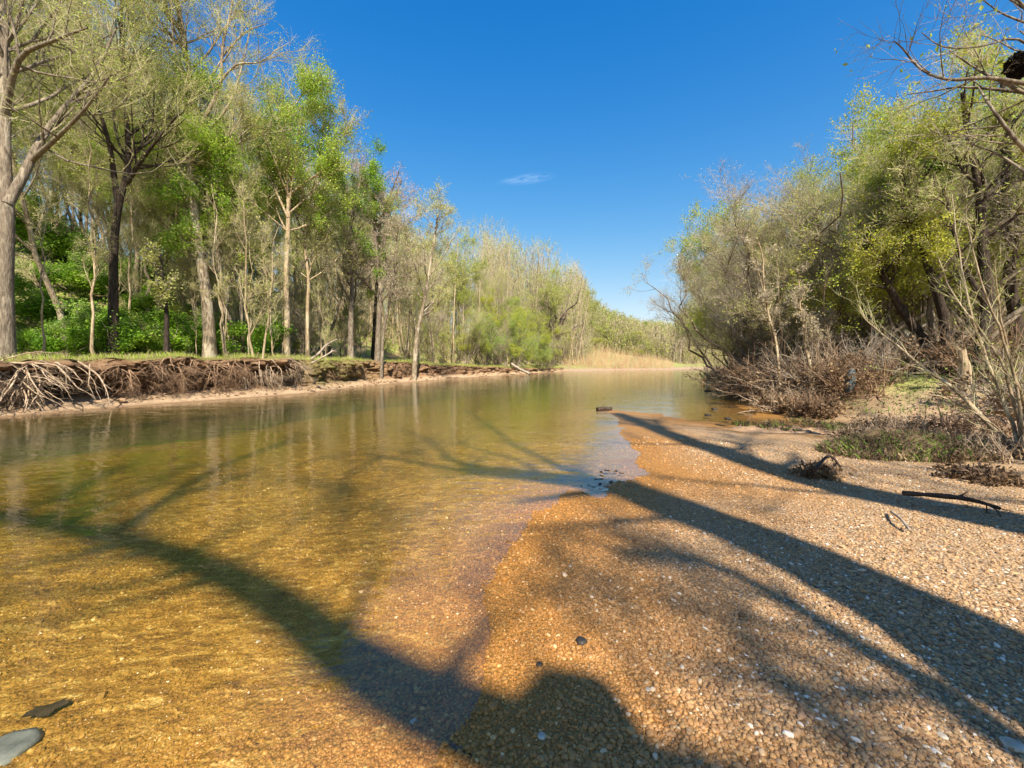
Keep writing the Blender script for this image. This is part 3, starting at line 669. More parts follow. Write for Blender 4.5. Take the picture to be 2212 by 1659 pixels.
# many-stemmed riverside shrubs
shr = lambda H, d=1.0, down=0.0: dict(sides=6, l1=dict(n=int(48 * d), t0=0.25, t1=0.97, length=H * 0.32, ang=(15, 45), k=7, trop=0.08, wig=0.12, rr=0.5, down=down * 0.4),
    l2=dict(n=int(330 * d), t0=0.15, t1=1.0, length=H * 0.16, ang=(15, 50), k=5, trop=0.08, wig=0.15, rr=0.55, maxr=0.018, down=down),
    l3=dict(n=int(1500 * d), t0=0.15, t1=1.0, length=H * 0.085, ang=(15, 50), k=4, trop=0.07, wig=0.18, rr=(0.0035, 0.006), down=down),
    l4=dict(n=int(6000 * d), t0=0.1, t1=1.0, length=H * 0.06, ang=(15, 50), k=3, trop=0.06, wig=0.2, rr=(0.0022, 0.0035), down=down))
for i in range(3):
    proto(f'will{i}', 8, BARK_GREY, TWIG_TAN, [L_(LEAF_YELLOW, 9000, 0.034, (0.12, 0.45)), L_(LEAF_FLUSH, 8000, 0.034, (0.05, 0.45))], 200 + i, 0.075, wob=1.0, n=8, fan=0.38, spec=shr(8), name='willow_shrub')
for i in range(2):
    proto(f'lush{i}', 9, BARK_GREY, TWIG_TAN, [L_(LEAF_YELLOW, 20000, 0.036, (-0.1, 0.5), spread=0.1), L_(LEAF_FLUSH, 20000, 0.036, (-0.2, 0.5), spread=0.1)], 206 + i, 0.085, wob=1.0, n=6, fan=0.3, spec=shr(9), name='leafing_tree')
for i in range(3):
    proto(f'brush{i}', 8, BARK_GREY, TWIG_GREY, [L_(LEAF_TAN, 5000, 0.024), L_(LEAF_OLIVE, 6000, 0.028, (0.05, 0.6))], 210 + i, 0.08, wob=1.1, n=8, fan=0.42, spec=shr(8, 1.1), name='bare_shrub')
for i in range(2):
    proto(f'weep{i}', 10, BARK_GREY, TWIG_TAN, [L_(LEAF_BRIGHT, 12000, 0.05, droop=1.5), L_(LEAF_YELLOW, 10000, 0.05, (-0.1, 0.5), droop=1.5)], 220 + i, 0.11, wob=0.7, n=4, fan=0.25, spec=shr(10, 1.0, 0.35), name='weeping_tree')
for i in range(3):
    g = rg_(230 + i)
    proto(f'bush{i}', 2.2, BARK_GREY, TWIG_GREY, [L_(LEAF_GREEN, 5000, 0.042, spread=0.12), L_(LEAF_BRIGHT, 6000, 0.045, (-0.1, 1.2), spread=0.12)], 230 + i, 0.02, wob=0.3, n=9, fan=0.5, spec=shr(2.2, 0.35), name='bush')

# skyline of the photograph: tallest thing at each column
SKX = np.array([-400, 0, 520, 560, 600, 625, 640, 690, 705, 725, 775, 805, 855, 872, 900, 930, 1000, 1080, 1150, 1200, 1240, 1262, 1275, 1320, 1380, 1455, 1470, 1495, 1505, 1525, 1560, 1620, 1650, 1700, 1780, 1830, 1900, 1930, 1955, 2050, 2212, 2800])
SKY_ = np.array([-250, -250, -160, 60, 170, 195, 190, 195, 240, 285, 335, 385, 420, 480, 492, 465, 455, 462, 490, 512, 545, 595, 640, 668, 690, 692, 660, 640, 560, 515, 485, 400, 345, 312, 275, 240, 225, 185, 150, 125, 90, -100])
def crown_r(key): return PROTO[key][2] / PROTO[key][1]
def sky_limit(x, y, z, rad=0.0):
    """largest height of a tree at x, y so that it stays under the skyline"""
    u0, _ = proj(x - rad, y, z); u1, _ = proj(x + rad, y, z); u = np.linspace(u0, u1, 7)
    v = np.interp(u, SKX, SKY_); vv = np.max(v * 0.75 + v[3] * 0.25)
    return (HORIZON - vv) / FPX * y + CAMZ - z

# ---- hero trees of the left bank: trunk followed up through the picture
def tree_from_px(name, base_u, depth, pts, r0, r1, spec, seed, bark, twig, leafs, label, limbs=(), z=None, cat='tree', wob=0.0):
    bxp = xat(base_u, depth); bz = hz(bxp, depth) if z is None else z
    base = np.array([bxp, depth, bz - 0.1])
    P = smoothline([tuple(np.zeros(3))] + [tuple(px3(u, v, depth + dd) - base) for (u, v, dd) in pts], 4)
    rr = np.linspace(r0, r1, len(P)) * (1 + 0.45 * np.exp(-np.linspace(0, 1, len(P)) * 20))
    lims = []
    for (lp, la, lb) in limbs:
        q = smoothline([tuple(px3(u, v, depth + dd) - base) for (u, v, dd) in lp], 3); lims.append((q, np.linspace(la, lb, len(q))))
    root = build_tree(name, P[None], rr[None], spec, rg_(seed), bark, twig, leafs, lims or None, tuple(base))
    tag(root, label, cat); return root, base
sycL = [L_(LEAF_OLIVE, 11000, 0.03), L_(LEAF_FLUSH, 11000, 0.034, (-0.05, 0.5))]
sp = spec_tall(20, 0.95, 1.1); sp['l1']['t0'] = 0.5
T1, T1b = tree_from_px('sycamore_tree', 14, 13.6, [(12, 620, 0), (16, 480, 0), (10, 330, .2), (12, 180, .5), (6, 20, 1), (-10, -150, 1.5), (0, -330, 2)], 0.21, 0.07, sp, 301, BARK_GREY, TWIG_TAN, sycL,
    'big mottled sycamore at the left edge, its pale roots spilling down the bank',
    [([(16, 440, 0), (50, 380, .3), (90, 300, .8), (150, 220, 1.2), (210, 150, 1.8), (250, 60, 2)], 0.15, 0.03), ([(70, 345, .4), (120, 300, 0), (180, 240, -.6), (240, 160, -1)], 0.09, 0.02), ([(10, 250, 0), (40, 130, -.5), (110, 90, -1), (190, 60, -1.4)], 0.1, 0.02)])
sp = spec_tall(20, 0.9, 1.1); sp['l1']['t0'] = 0.55
tree_from_px('forked_tree', 245, 17.6, [(245, 640, 0), (246, 540, 0), (252, 470, 0), (262, 420, 0), (275, 370, .2), (276, 300, .5), (270, 200, .8), (262, 60, 1.2), (268, -120, 1.5)], 0.17, 0.05, sp, 302, BARK_DARK, TWIG_TAN, sycL,
    'dark straight trunk among bright green bushes, forking into pale limbs higher up',
    [([(256, 440, 0), (246, 380, 0), (238, 320, -.3), (215, 240, -.6), (180, 160, -1)], 0.13, 0.03), ([(275, 395, 0), (310, 340, -.4), (350, 290, -.8), (390, 240, -1.2)], 0.1, 0.02), ([(276, 330, 0), (330, 300, .5), (370, 220, 1)], 0.07, 0.015)])
sp = spec_tall(24, 0.85, 1.35); sp['l1']['t0'] = 0.45
tree_from_px('sycamore_tree', 455, 20.5, [(450, 690, 0), (442, 610, 0), (428, 520, 0), (416, 420, 0), (414, 330, 0), (418, 250, .3), (408, 150, .5), (392, 70, .8), (380, -60, 1), (400, -200, 1)], 0.26, 0.07, sp, 303, BARK_PALE, TWIG_TAN, sycL,
    'tall pale sycamore leaning left, its top limb reaching right against the blue sky',
    [([(414, 310, 0), (450, 240, .3), (475, 180, .5), (482, 90, .8), (500, 20, 1), (505, -60, 1)], 0.1, 0.03), ([(470, 185, .5), (510, 140, .3), (560, 135, 0), (595, 110, 0)], 0.06, 0.012), ([(392, 70, .8), (360, 20, 1), (330, -60, 1.2)], 0.1, 0.03), ([(482, 120, .8), (530, 70, .8), (580, 50, .6)], 0.05, 0.01)])
greenL = [L_(LEAF_FLUSH, 26000, 0.05, (-0.15, 0.5), spread=0.16), L_(LEAF_BRIGHT, 20000, 0.052, (-0.05, 0.5), spread=0.16)]
sp = spec_tall(13, 1.0, 1.15); sp['l1']['t0'] = 0.4
tree_from_px('leafing_tree', 620, 23.5, [(620, 690, 0), (618, 600, 0), (622, 500, 0), (625, 420, .3), (638, 350, .6), (645, 290, .8), (650, 255, .8)], 0.17, 0.04, sp, 304, BARK_TAN, TWIG_TAN, greenL,
    'straight tan trunked tree with the brightest green crown on the left bank',
    [([(622, 470, 0), (590, 400, 0), (560, 340, 0), (555, 250, .3)], 0.07, 0.02), ([(625, 420, 0), (680, 380, 0), (730, 350, 0)], 0.06, 0.015)])
tree_from_px('budding_tree', 665, 25.5, [(664, 680, 0), (666, 600, 0), (658, 520, 0), (672, 430, 0), (690, 340, 0), (700, 270, 0)], 0.11, 0.03, spec_tall(15, 0.8, 0.9), 305, BARK_TAN, TWIG_TAN, [L_(LEAF_OLIVE, 8000, 0.05)],
    'slim tan trunk just right of the brightest green tree')
tree_from_px('budding_tree', 758, 29, [(758, 690, 0), (760, 620, 0), (755, 540, 0), (765, 460, .5), (780, 380, 1)], 0.2, 0.04, spec_tall(11, 1.0, 1.0), 306, BARK_GREY, TWIG_GREY, [L_(LEAF_TAN, 7000, 0.04), L_(LEAF_BRIGHT, 14000, 0.055, (-0.05, 0.5), spread=0.15)],
    'thick grey trunk in the middle of the left wood beside a bright green spray')
tree_from_px('leaning_tree', 812, 31, [(818, 700, 0), (822, 640, 0), (815, 560, 0), (808, 470, .4), (815, 400, .7)], 0.22, 0.05, spec_tall(14, 0.9, 1.0), 307, BARK_GREY, TWIG_PINK, [L_(LEAF_PINK, 8000, 0.05)],
    'dark rough trunk crossing a leaning neighbour at the left bank')
tree_from_px('leaning_tree', 822, 30, [(828, 720, 0), (840, 660, 0), (850, 600, 0), (856, 540, .3), (858, 480, .3)], 0.12, 0.03, spec_tall(11, 0.7, 0.6), 308, BARK_GREY, TWIG_GREY, [L_(LEAF_TAN, 3000, 0.05)],
    'dark trunk leaning right across its thicker neighbour')
sp = spec_tall(12, 1.0, 0.9)
tree_from_px('leaning_tree', 893, 33, [(900, 730, 0), (910, 680, 0), (920, 630, 0), (928, 580, 0), (938, 520, 0), (945, 465, 0)], 0.19, 0.05, sp, 309, BARK_PALE, TWIG_TAN, [L_(LEAF_OLIVE, 8000, 0.05)],
    'pale smooth trunk leaning right over the sandy bank, alone in front of the willows',
    [([(918, 640, 0), (895, 570, 0), (880, 520, 0), (872, 480, 0)], 0.08, 0.02), ([(925, 600, 0), (960, 550, 0), (985, 500, 0)], 0.07, 0.02)])
# dead snag against the sky
sp = dict(sides=8, l1=dict(n=9, t0=0.5, t1=0.95, length=1.9, ang=(30, 60), k=6, trop=0.08, wig=0.2, rr=0.4), l2=dict(n=22, t0=0.3, t1=1, length=0.9, ang=(30, 60), k=5, trop=0.05, wig=0.25, rr=0.5, maxr=.03),
    l3=dict(n=60, t0=0.3, t1=1, length=0.5, ang=(30, 60), k=4, trop=0, wig=0.2, rr=(0.008, 0.012)), l4=None)
tree_from_px('dead_tree', 805, 38, [(812, 640, 0), (818, 560, 0), (822, 480, 0), (840, 430, 0), (852, 398, 0), (862, 372, 0)], 0.16, 0.03, sp, 310, BARK_DARK, TWIG_GREY, [], 'dead snag with crooked bare arms poking above the left wood',
    [([(838, 435, 0), (852, 428, 0), (862, 405, 0), (868, 390, 0)], 0.08, 0.03), ([(825, 470, 0), (808, 440, 0), (806, 410, 0)], 0.06, 0.02)])
# dark branching tree and weeping trees at the river's turn
tree_from_px('branching_tree', 1200, 72, [(1205, 740, 0), (1203, 700, 0), (1196, 665, 0), (1192, 640, 0)], 0.3, 0.12, spec_tall(9, 1.2, 0.7), 311, BARK_DARK, TWIG_PINK, [L_(LEAF_PINK, 3000, 0.06)],
    'dark spreading tree at the water where the left wood ends', [([(1204, 700, 0), (1225, 670, 0), (1245, 655, 0), (1250, 630, 0)], 0.16, 0.04), ([(1205, 725, 0), (1230, 715, 0), (1250, 702, 0)], 0.12, 0.03)])

def sapl(key, u, depth, h, rz, label, lean=(0, 0), wide=0.8):
    x = xat(u, depth); return place(key, x, depth, h, rz, label, 'sapling', lean=lean, wide=wide)
sapl('sap0', 96, 14.8, 6.5, 0.3, 'thin pale sapling between the big left sycamore and the forked dark trunk')
sapl('sap1', 212, 16.2, 9, 1.3, 'thin pale pole just left of the forked dark trunk')
tree_from_px('sapling', 360, 18.2, [(360, 700, 0), (358, 650, 0), (352, 600, 0), (345, 540, 0)], 0.11, 0.03, sap(5), 321, BARK_DARK, TWIG_GREY, [L_(LEAF_OLIVE, 1500, 0.05)], 'short dark trunk with a bare bushy head between the two tallest trunks', cat='sapling')
sapl('twin0', 497, 20, 8.5, 0.2, 'pale twin stemmed sapling close to the right of the tall sycamore')
sapl('twin1', 541, 20.3, 9.0, 2.2, 'pale forked sapling on the bank edge above the red roots')
sapl('sap2', 590, 21.4, 9.0, 0.4, 'slim straight pole just left of the brightest green tree')
sapl('sap0', 705, 25, 7.0, 2.4, 'slim pole beside the fallen pale branches')
sapl('sap1', 1062, 50, 6.5, 2.0, 'thin pale stem at the foot of the weeping willows')

# ---- planting the woods
def allowed(x, y): return True
G = rg_(77)
count = {}
def plant_left(n, s0, s1, d0_, d1_, kinds, hmin, hmax, seedrg, label, group, wide=1.0, minu=-500, maxu=1300, nat=None, shrink=1.0):
    got = 0; tries = 0; s_all = BANK['s']; B = BANK
    while got < n and tries < n * 30:
        tries += 1
        s_ = seedrg.uniform(s0, s1); i = int(np.clip(np.searchsorted(s_all, s_), 0, len(s_all) - 1))
        d = seedrg.uniform(d0_, d1_); x = B['x'][i] + B['nx'][i] * d; y = B['y'][i] + B['ny'][i] * d
        if y < 4: continue
        u, _ = proj(x, y, 0)
        if u < minu or u > maxu: continue
        key = kinds[seedrg.integers(len(kinds))]
        z = hz(x, y); lim = sky_limit(x, y, z, 1.2) * shrink; lim = min(lim, sky_limit(x, y, z, crown_r(key) * lim * 0.75) * 1.12); h = min(seedrg.uniform(hmin, hmax), lim * seedrg.uniform(0.86, 1.0))
        if h < hmin * 0.4: continue
        place(key, x, y, h, seedrg.uniform(0, 6.28), label(key), 'bush' if key.startswith('bush') else 'tree', group, wide=wide * seedrg.uniform(0.85, 1.15), z=z, lean=(seedrg.normal(0, 0.05), seedrg.normal(0, 0.05)))
        got += 1
    return got
KIND = {'pole': 'slender tree with a thin high crown', 'syc': 'pale limbed tree with sparse yellow buds', 'grey': 'grey leafless tree with fine twigs', 'pink': 'leafless tree with pinkish twigs', 'green': 'young tree in fresh green leaf',
        'olive': 'young tree in olive yellow bud', 'sap': 'thin straight pole tree', 'twin': 'thin forked pole tree', 'will': 'many stemmed shrub in yellow green leaf', 'lush': 'broad tree in yellow green leaf', 'brush': 'many stemmed shrub of bare grey twigs', 'weep': 'weeping tree in bright yellow green leaf', 'bush': 'low leafy green bush'}
def kindtext(key): return KIND[key.rstrip('0123456789')]
smax = BANK['s'][-1]
def s_at_u(u):
    uu, _ = proj(BANK['x'], np.maximum(BANK['y'], 1), 0.3); ok = BANK['y'] > 2; return float(np.interp(u, uu[ok], BANK['s'][ok]))
sA = s_at_u(-450); sB = s_at_u(700); sC = s_at_u(1000)
gl_ = 'trees of the left hillside wood'
plant_left(8, sA, sB, 6, 14, ['syc0', 'syc1', 'syc2', 'grey0', 'grey1', 'olive0'], 13, 22, G, lambda k: kindtext(k) + ' in the front rows of the left hillside wood', gl_)
plant_left(17, sA, sB + 6, 15, 44, ['grey0', 'grey1', 'green2', 'pink0', 'pink1', 'syc1', 'olive1', 'green1'], 12, 19, G, lambda k: kindtext(k) + ' higher up the left hillside wood', gl_)
plant_left(30, sB - 2, smax, 4, 16, ['grey0', 'olive0', 'olive1', 'green0', 'syc0', 'pink0'], 8, 18, G, lambda k: kindtext(k) + ' behind the sandy middle of the left bank', gl_, maxu=1235)
plant_left(34, sB - 2, smax, 14, 40, ['grey2', 'pink0', 'pink1', 'syc2', 'olive1', 'green2'], 10, 20, G, lambda k: kindtext(k) + ' deep in the wood behind the sandy middle of the left bank', gl_, maxu=1235)
plant_left(30, sA, sB + 8, 3.4, 16, ['pole0', 'pole1', 'pole2'], 8, 15, G, lambda k: kindtext(k), 'slender trees along the left bank', wide=0.9)
plant_left(16, sA, sB + 5, 3.2, 9, ['sap0', 'sap1', 'sap2', 'twin0', 'twin1'], 4, 9, G, lambda k: kindtext(k) + ' near the edge of the left bank', 'thin poles along the left bank', wide=0.8)
plant_left(22, sB, smax, 2.8, 7, ['brush0', 'brush1', 'will0', 'olive1'], 3.5, 6.5, G, lambda k: kindtext(k) + ' along the edge of the sandy left bank', 'shrubs along the sandy left bank', maxu=1235)
plant_left(26, sA, sB + 3, 4.5, 15, ['bush0', 'bush1', 'bush2'], 1.1, 2.6, G, lambda k: kindtext(k) + ' under the trees of the left bank', 'green bushes under the left trees', wide=1.4)
plant_left(22, sA, sB + 3, 12, 28, ['bush0', 'bush1', 'bush2'], 1.8, 3.4, G, lambda k: kindtext(k) + ' on the slope of the left wood', 'green bushes under the left trees', wide=1.5)
for (u, dep, h, key) in ((1045, 47, 9.5, 'weep0'), (1110, 52, 9.0, 'weep1'), (1160, 57, 8.0, 'weep0'), (1000, 44, 8.0, 'will1'), (1180, 60, 6.5, 'will2')):
    x = xat(u, dep); place(key, x, dep, h, u * 0.1, kindtext(key) + {1045: ', the tallest over the sandy bank', 1110: ', second over the sandy bank', 1160: ', lowest over the sandy bank', 1000: ' left of the weeping trees', 1180: ' at the right end of the weeping trees'}[u], 'tree', wide=1.0)
# far end of the reach
def plant_box(n, us, deps, kinds, hmin, hmax, seedrg, tail, group, wide=1.0, cap=1.0, lean=None, need=None, force=False):
    got = 0; tries = 0
    while got < n and tries < n * 40:
        tries += 1
        dep = seedrg.uniform(*deps) if not force else deps[0] * (deps[1] / deps[0]) ** seedrg.random()
        u = seedrg.uniform(*us); x = xat(u, dep)
        zA, l_, r_, t_ = height(np.array([x]), np.array([dep])); z = float(zA[0])
        if l_[0] < 1.5 and t_[0] < 0.3: continue
        if need is not None and not need(x, dep, l_[0], t_[0]): continue
        key = kinds[seedrg.integers(len(kinds))]
        lim = sky_limit(x, dep, z, 0.9); lim = min(lim, sky_limit(x, dep, z, crown_r(key) * lim * 0.75) * 1.12); h = min(seedrg.uniform(hmin, hmax), lim * seedrg.uniform(cap - 0.14, cap))
        if h < hmin * 0.4: continue
        place(key, x, dep, h, seedrg.uniform(0, 6.28), kindtext(key) + ' ' + tail, 'shrub' if key[:5] in ('brush', 'will0', 'will1', 'will2') else 'tree', group, wide=wide, z=z, lean=lean(seedrg) if lean else (0, 0))
        got += 1
    return got
G2 = rg_(99)
plant_box(46, (1225, 1530), (84, 190), ['grey0', 'olive0', 'olive1', 'green0', 'pink0', 'will0', 'grey1'], 7, 18, G2, 'far off where the river turns right', 'far trees at the turn of the river', wide=1.3)
plant_box(14, (1250, 1420), (84, 105), ['will0', 'green1', 'will1', 'olive1'], 4, 7, G2, 'behind the rusty reeds at the turn of the river', 'leafing shrubs behind the reeds', wide=1.4)
# right side
isR = lambda x, y, l, t: t > 0.3
towards = lambda g: (g.uniform(-0.08, 0.08), g.uniform(-0.32, -0.06))
plant_box(16, (1548, 1650), (26, 62), ['will0', 'will1', 'will2', 'brush0', 'olive1'], 6, 13, G2, 'on the right bank where it narrows to the distance', 'trees down the right bank', need=isR, wide=1.1)
plant_box(17, (1600, 1900), (15.5, 30), ['brush0', 'brush1', 'brush2', 'will0', 'brush1', 'grey1'], 7, 12, G2, 'in the grey thicket of the right bank', 'thicket of the right bank', need=isR, lean=towards, wide=1.05)
plant_box(13, (1830, 2300), (13, 24), ['will0', 'will1', 'will2', 'brush0', 'green0', 'olive0'], 7, 13, G2, 'in the leafing thicket at the right', 'leafing thicket at the right', need=isR, lean=towards)
plant_box(9, (1650, 2400), (26, 48), ['grey0', 'grey2', 'olive0', 'green1', 'syc1'], 12, 20, G2, 'behind the right thicket', 'trees behind the right thicket', need=isR)
plant_box(34, (1600, 2350), (13, 30), ['sap0', 'sap1', 'twin0', 'twin1'], 4, 8, G2, 'inside the right thicket', 'thin poles of the right thicket', need=isR, lean=towards, wide=0.8)

# ---- far woods that read as one mass: twigs, thin stems and young leaves through a real depth
def wood(name, us, deps, n, seed, mats, label, cap=0.97, lw=1.0, need=None, nleaf=1.7, rad=1.0, low=0.0, lsz=1.0):
    g = rg_(seed); u = g.uniform(us[0], us[1], n); dep = deps[0] * (deps[1] / deps[0]) ** g.random(n); x = xat(u, dep)
    z, l_, r_, t_ = height(x, dep); ok = (l_ > 7) | (t_ > 2)
    if need is not None: ok &= need(l_, t_)
    x, dep, z, u = x[ok], dep[ok], z[ok], u[ok]; n = len(x)
    lim = (HORIZON - np.interp(u, SKX, SKY_)) / FPX * dep + CAMZ - z
    crown = np.clip(0.84 + 0.75 * fbm(x * 0.2, dep * 0.2, seed, 3), 0.4, 1.0); top = np.minimum(lim * cap, 22) * crown
    top = np.maximum(top, 1.0); f = low + (1 - low) * g.random(n) ** 0.85; hz_ = z + top * f
    keepf = (fbm(x * 0.35, hz_ * 0.3 + dep * 0.2, seed + 5, 3) > -0.28)
    x, dep, z, top, hz_ = x[keepf], dep[keepf], z[keepf], top[keepf], hz_[keepf]; n = len(x); L = g.uniform(0.7, 2.4, n) * lw
    P0 = np.stack([x, dep, np.maximum(hz_ - L * 0.8, z)], -1); D0 = np.stack([g.normal(0, 0.45, n), g.normal(0, 0.45, n), np.ones(n)], -1)
    C = twisted(P0, D0, L, 5, 0.13, 0.03, g); Rr = taper(n, 5, g.uniform(0.006, 0.016, n) * rad, 0.3); m = len(mats); ch = []
    part = g.integers(0, 2, n)
    for k_ in range(2): ch.append((*tube(C[part == k_], Rr[part == k_], 3), k_, True))
    nt_ = n // 90; i = g.choice(n, nt_, replace=False); Pt = np.stack([x[i], dep[i], z[i] - 0.1], -1)
    Ct = twisted(Pt, np.stack([g.normal(0, .1, nt_), g.normal(0, .1, nt_), np.ones(nt_)], -1), top[i] * 0.85, 10, 0.04, 0.02, g)
    ch.append((*tube(Ct, taper(nt_, 10, g.uniform(0.05, 0.14, nt_) * rad, 0.25), 6), 2, True))
    for k_ in range(3, m):
        V_, F_ = leaves(C, int(n * nleaf), 0.075 * lw * lsz, g, 0.12, keep=fbm(C[:, 0, 0] * 0.22 + 9 * k_, C[:, 0, 2] * 0.22 + C[:, 0, 1] * 0.1, seed + k_, 3) > (-0.02 if k_ > 3 else -0.25)); ch.append((V_, F_, k_, False))
    tag(make_mesh(name, ch, mats), label, 'wood', kind='stuff')
def twisted(P0, D0, L, k, wig, trop, rg):
    n = len(P0); C = np.zeros((n, k, 3)); C[:, 0] = P0; D = D0 / np.linalg.norm(D0, axis=1, keepdims=True); st = (L / (k - 1))[:, None]
    for j in range(1, k):
        D = D + rg.normal(size=(n, 3)) * wig; D[:, 2] += trop; D /= np.linalg.norm(D, axis=1, keepdims=True); C[:, j] = C[:, j - 1] + D * st
    return C
def taper(n, k, r0, r1=0.3): return r0[:, None] * np.linspace(1, r1, k)[None]
wood('hillside_wood', (-420, 720), (34, 66), 22000, 901, [TWIG_PINK, TWIG_TAN, BARK_GREY, LEAF_OLIVE, LEAF_FLUSH], 'pinkish tan mass of bare twigs filling the left hillside behind the front trees', 0.7)
wood('riverside_wood', (640, 1262), (44, 84), 46000, 902, [TWIG_TAN, TWIG_GREY, BARK_TAN, LEAF_TAN, LEAF_OLIVE, LEAF_FLUSH], 'budding mass of twigs behind the sandy middle of the left bank', 0.96)
wood('bend_wood', (1040, 1275), (74, 112), 30000, 905, [TWIG_TAN, TWIG_PINK, BARK_GREY, LEAF_TAN, LEAF_OLIVE, LEAF_FLUSH], 'budding wood at the end of the left bank where the river turns', 1.0, lw=1.4, rad=1.8, nleaf=1.6)
wood('far_wood', (1215, 1640), (96, 190), 52000, 903, [TWIG_TAN, TWIG_PINK, BARK_GREY, LEAF_TAN, LEAF_OLIVE, LEAF_FLUSH], 'far tan and green wood closing the river at its turn', 1.0, lw=1.9, rad=2.2, nleaf=1.7, lsz=1.25)
wood('thicket', (1530, 2500), (28, 56), 24000, 904, [TWIG_GREY, TWIG_TAN, BARK_GREY, LEAF_TAN, LEAF_OLIVE, LEAF_YELLOW], 'tangled mass of twigs and buds behind the right bank shrubs', 0.8, need=lambda l, t: t > 2)
for (u, dep, top, key, rz, tail) in ((1590, 36, 500, 'lush0', 0.3, 'at the left end of the right bank, leaning out over the river'), (1618, 27, 440, 'lush1', 2.0, 'second from the left on the right bank'), (1915, 17, 250, 'lush0', 1.1, 'left of the overhanging branches'),
        (2010, 15.5, 185, 'lush1', 4.0, 'highest on the right, under the overhanging branches'), (2110, 16.5, 110, 'lush0', 5.0, 'at the far right behind the rough dark trunks')):
    x = xat(u, dep); z = hz(x, dep); place(key, x, dep, (HORIZON - top) / FPX * dep + CAMZ - z, rz, 'yellow green tree ' + tail, 'tree', lean=(0, -0.12), wide=0.9)
# ---- trees behind and beside the camera whose shadows lie on the bar and river
def caster(u, v, h):
    p = ground_px(u, v, 0.0); k_ = h / TOSUN[2]; return p + TOSUN * k_
def shadow_tree(base, trunk, limbs, seed, label, r0, r1, dens=1.0, sl=1.0):
    bz = hz(base[0], base[1]); bs = np.array([base[0], base[1], bz - 0.1])
    P = smoothline([(0, 0, 0)] + [tuple(caster(*q) - bs) for q in trunk], 4); rr = np.linspace(r0, r1, len(P))
    lims = []
    for (lp, la, lb) in limbs:
        q = smoothline([tuple(caster(*w) - bs) for w in lp], 3); lims.append((q, np.linspace(la, lb, len(q))))
    spc = dict(sides=12, l1=dict(n=int(9 * dens), t0=0.5, t1=0.98, length=2.6 * sl, ang=(30, 60), k=7, trop=0.08, wig=0.12, rr=0.4),
        l2=dict(n=int(44 * dens), t0=0.25, t1=1, length=1.5 * sl, ang=(25, 55), k=6, trop=0.08, wig=0.14, rr=0.5, maxr=0.035),
        l3=dict(n=int(170 * dens), t0=0.2, t1=1, length=0.9 * sl, ang=(25, 55), k=4, trop=0.05, wig=0.18, rr=(0.006, 0.011)),
        l4=dict(n=int(1500 * dens), t0=0.2, t1=1, length=0.45 * sl, ang=(25, 55), k=3, trop=0.05, wig=0.2, rr=(0.003, 0.005)))
    root = build_tree('bare_tree', P[None], rr[None], spc, rg_(seed), BARK_GREY, TWIG_GREY, [L_(LEAF_OLIVE, 1400, 0.035, spread=0.1)], lims, tuple(bs))
    return tag(root, label, 'tree')
shadow_tree((3.35, -0.9), [(2330, 1560, 1.8), (2100, 1420, 2.8), (1800, 1255, 4.0), (1600, 1160, 4.9), (1440, 1095, 5.7), (1330, 1050, 6.4), (1180, 1022, 7.2), (1030, 1000, 8.0)],
    [([(1330, 1050, 6.4), (1220, 1000, 7.2), (1120, 950, 8.2), (1060, 905, 9.2), (1000, 870, 10.4)], 0.09, 0.03),
     ([(1030, 1000, 8.0), (930, 985, 8.6), (820, 965, 9.3), (720, 962, 10), (620, 985, 10.4)], 0.08, 0.03),
     ([(1030, 1000, 8.0), (960, 960, 8.6), (900, 920, 9.4), (780, 885, 10.4)], 0.07, 0.025),
     ([(1180, 1022, 7.2), (1130, 985, 7.8), (1010, 945, 8.6), (920, 935, 9.2)], 0.06, 0.02),
     ([(1500, 1115, 5.4), (1350, 1130, 6.2), (1180, 1140, 7), (1080, 1135, 7.6)], 0.06, 0.02),
     ([(820, 965, 9.3), (740, 1010, 9.8), (730, 1080, 10.2), (735, 1160, 10.6)], 0.05, 0.02)],
    401, 'bare tree just right of the camera throwing the broad branching shadow over the bar', 0.42, 0.26, 1.1)
shadow_tree((5.4, 1.0), [(2400, 1215, 1.6), (2212, 1160, 2.6), (2000, 1108, 3.8), (1800, 1058, 5.0), (1640, 1010, 6.2), (1500, 962, 7.4), (1420, 930, 8.4), (1330, 893, 9.8)],
    [([(1900, 1085, 4.4), (1700, 1062, 5.6), (1550, 1045, 6.6), (1400, 1030, 7.6)], 0.05, 0.018),
     ([(1640, 1010, 6.2), (1600, 965, 7.2), (1640, 930, 8.0)], 0.06, 0.02), ([(1500, 962, 7.4), (1380, 960, 8.2), (1300, 945, 8.8)], 0.05, 0.015)],
    402, 'slim bare tree at the right edge of the bar whose shadow points to the spit', 0.4, 0.2, 0.8)
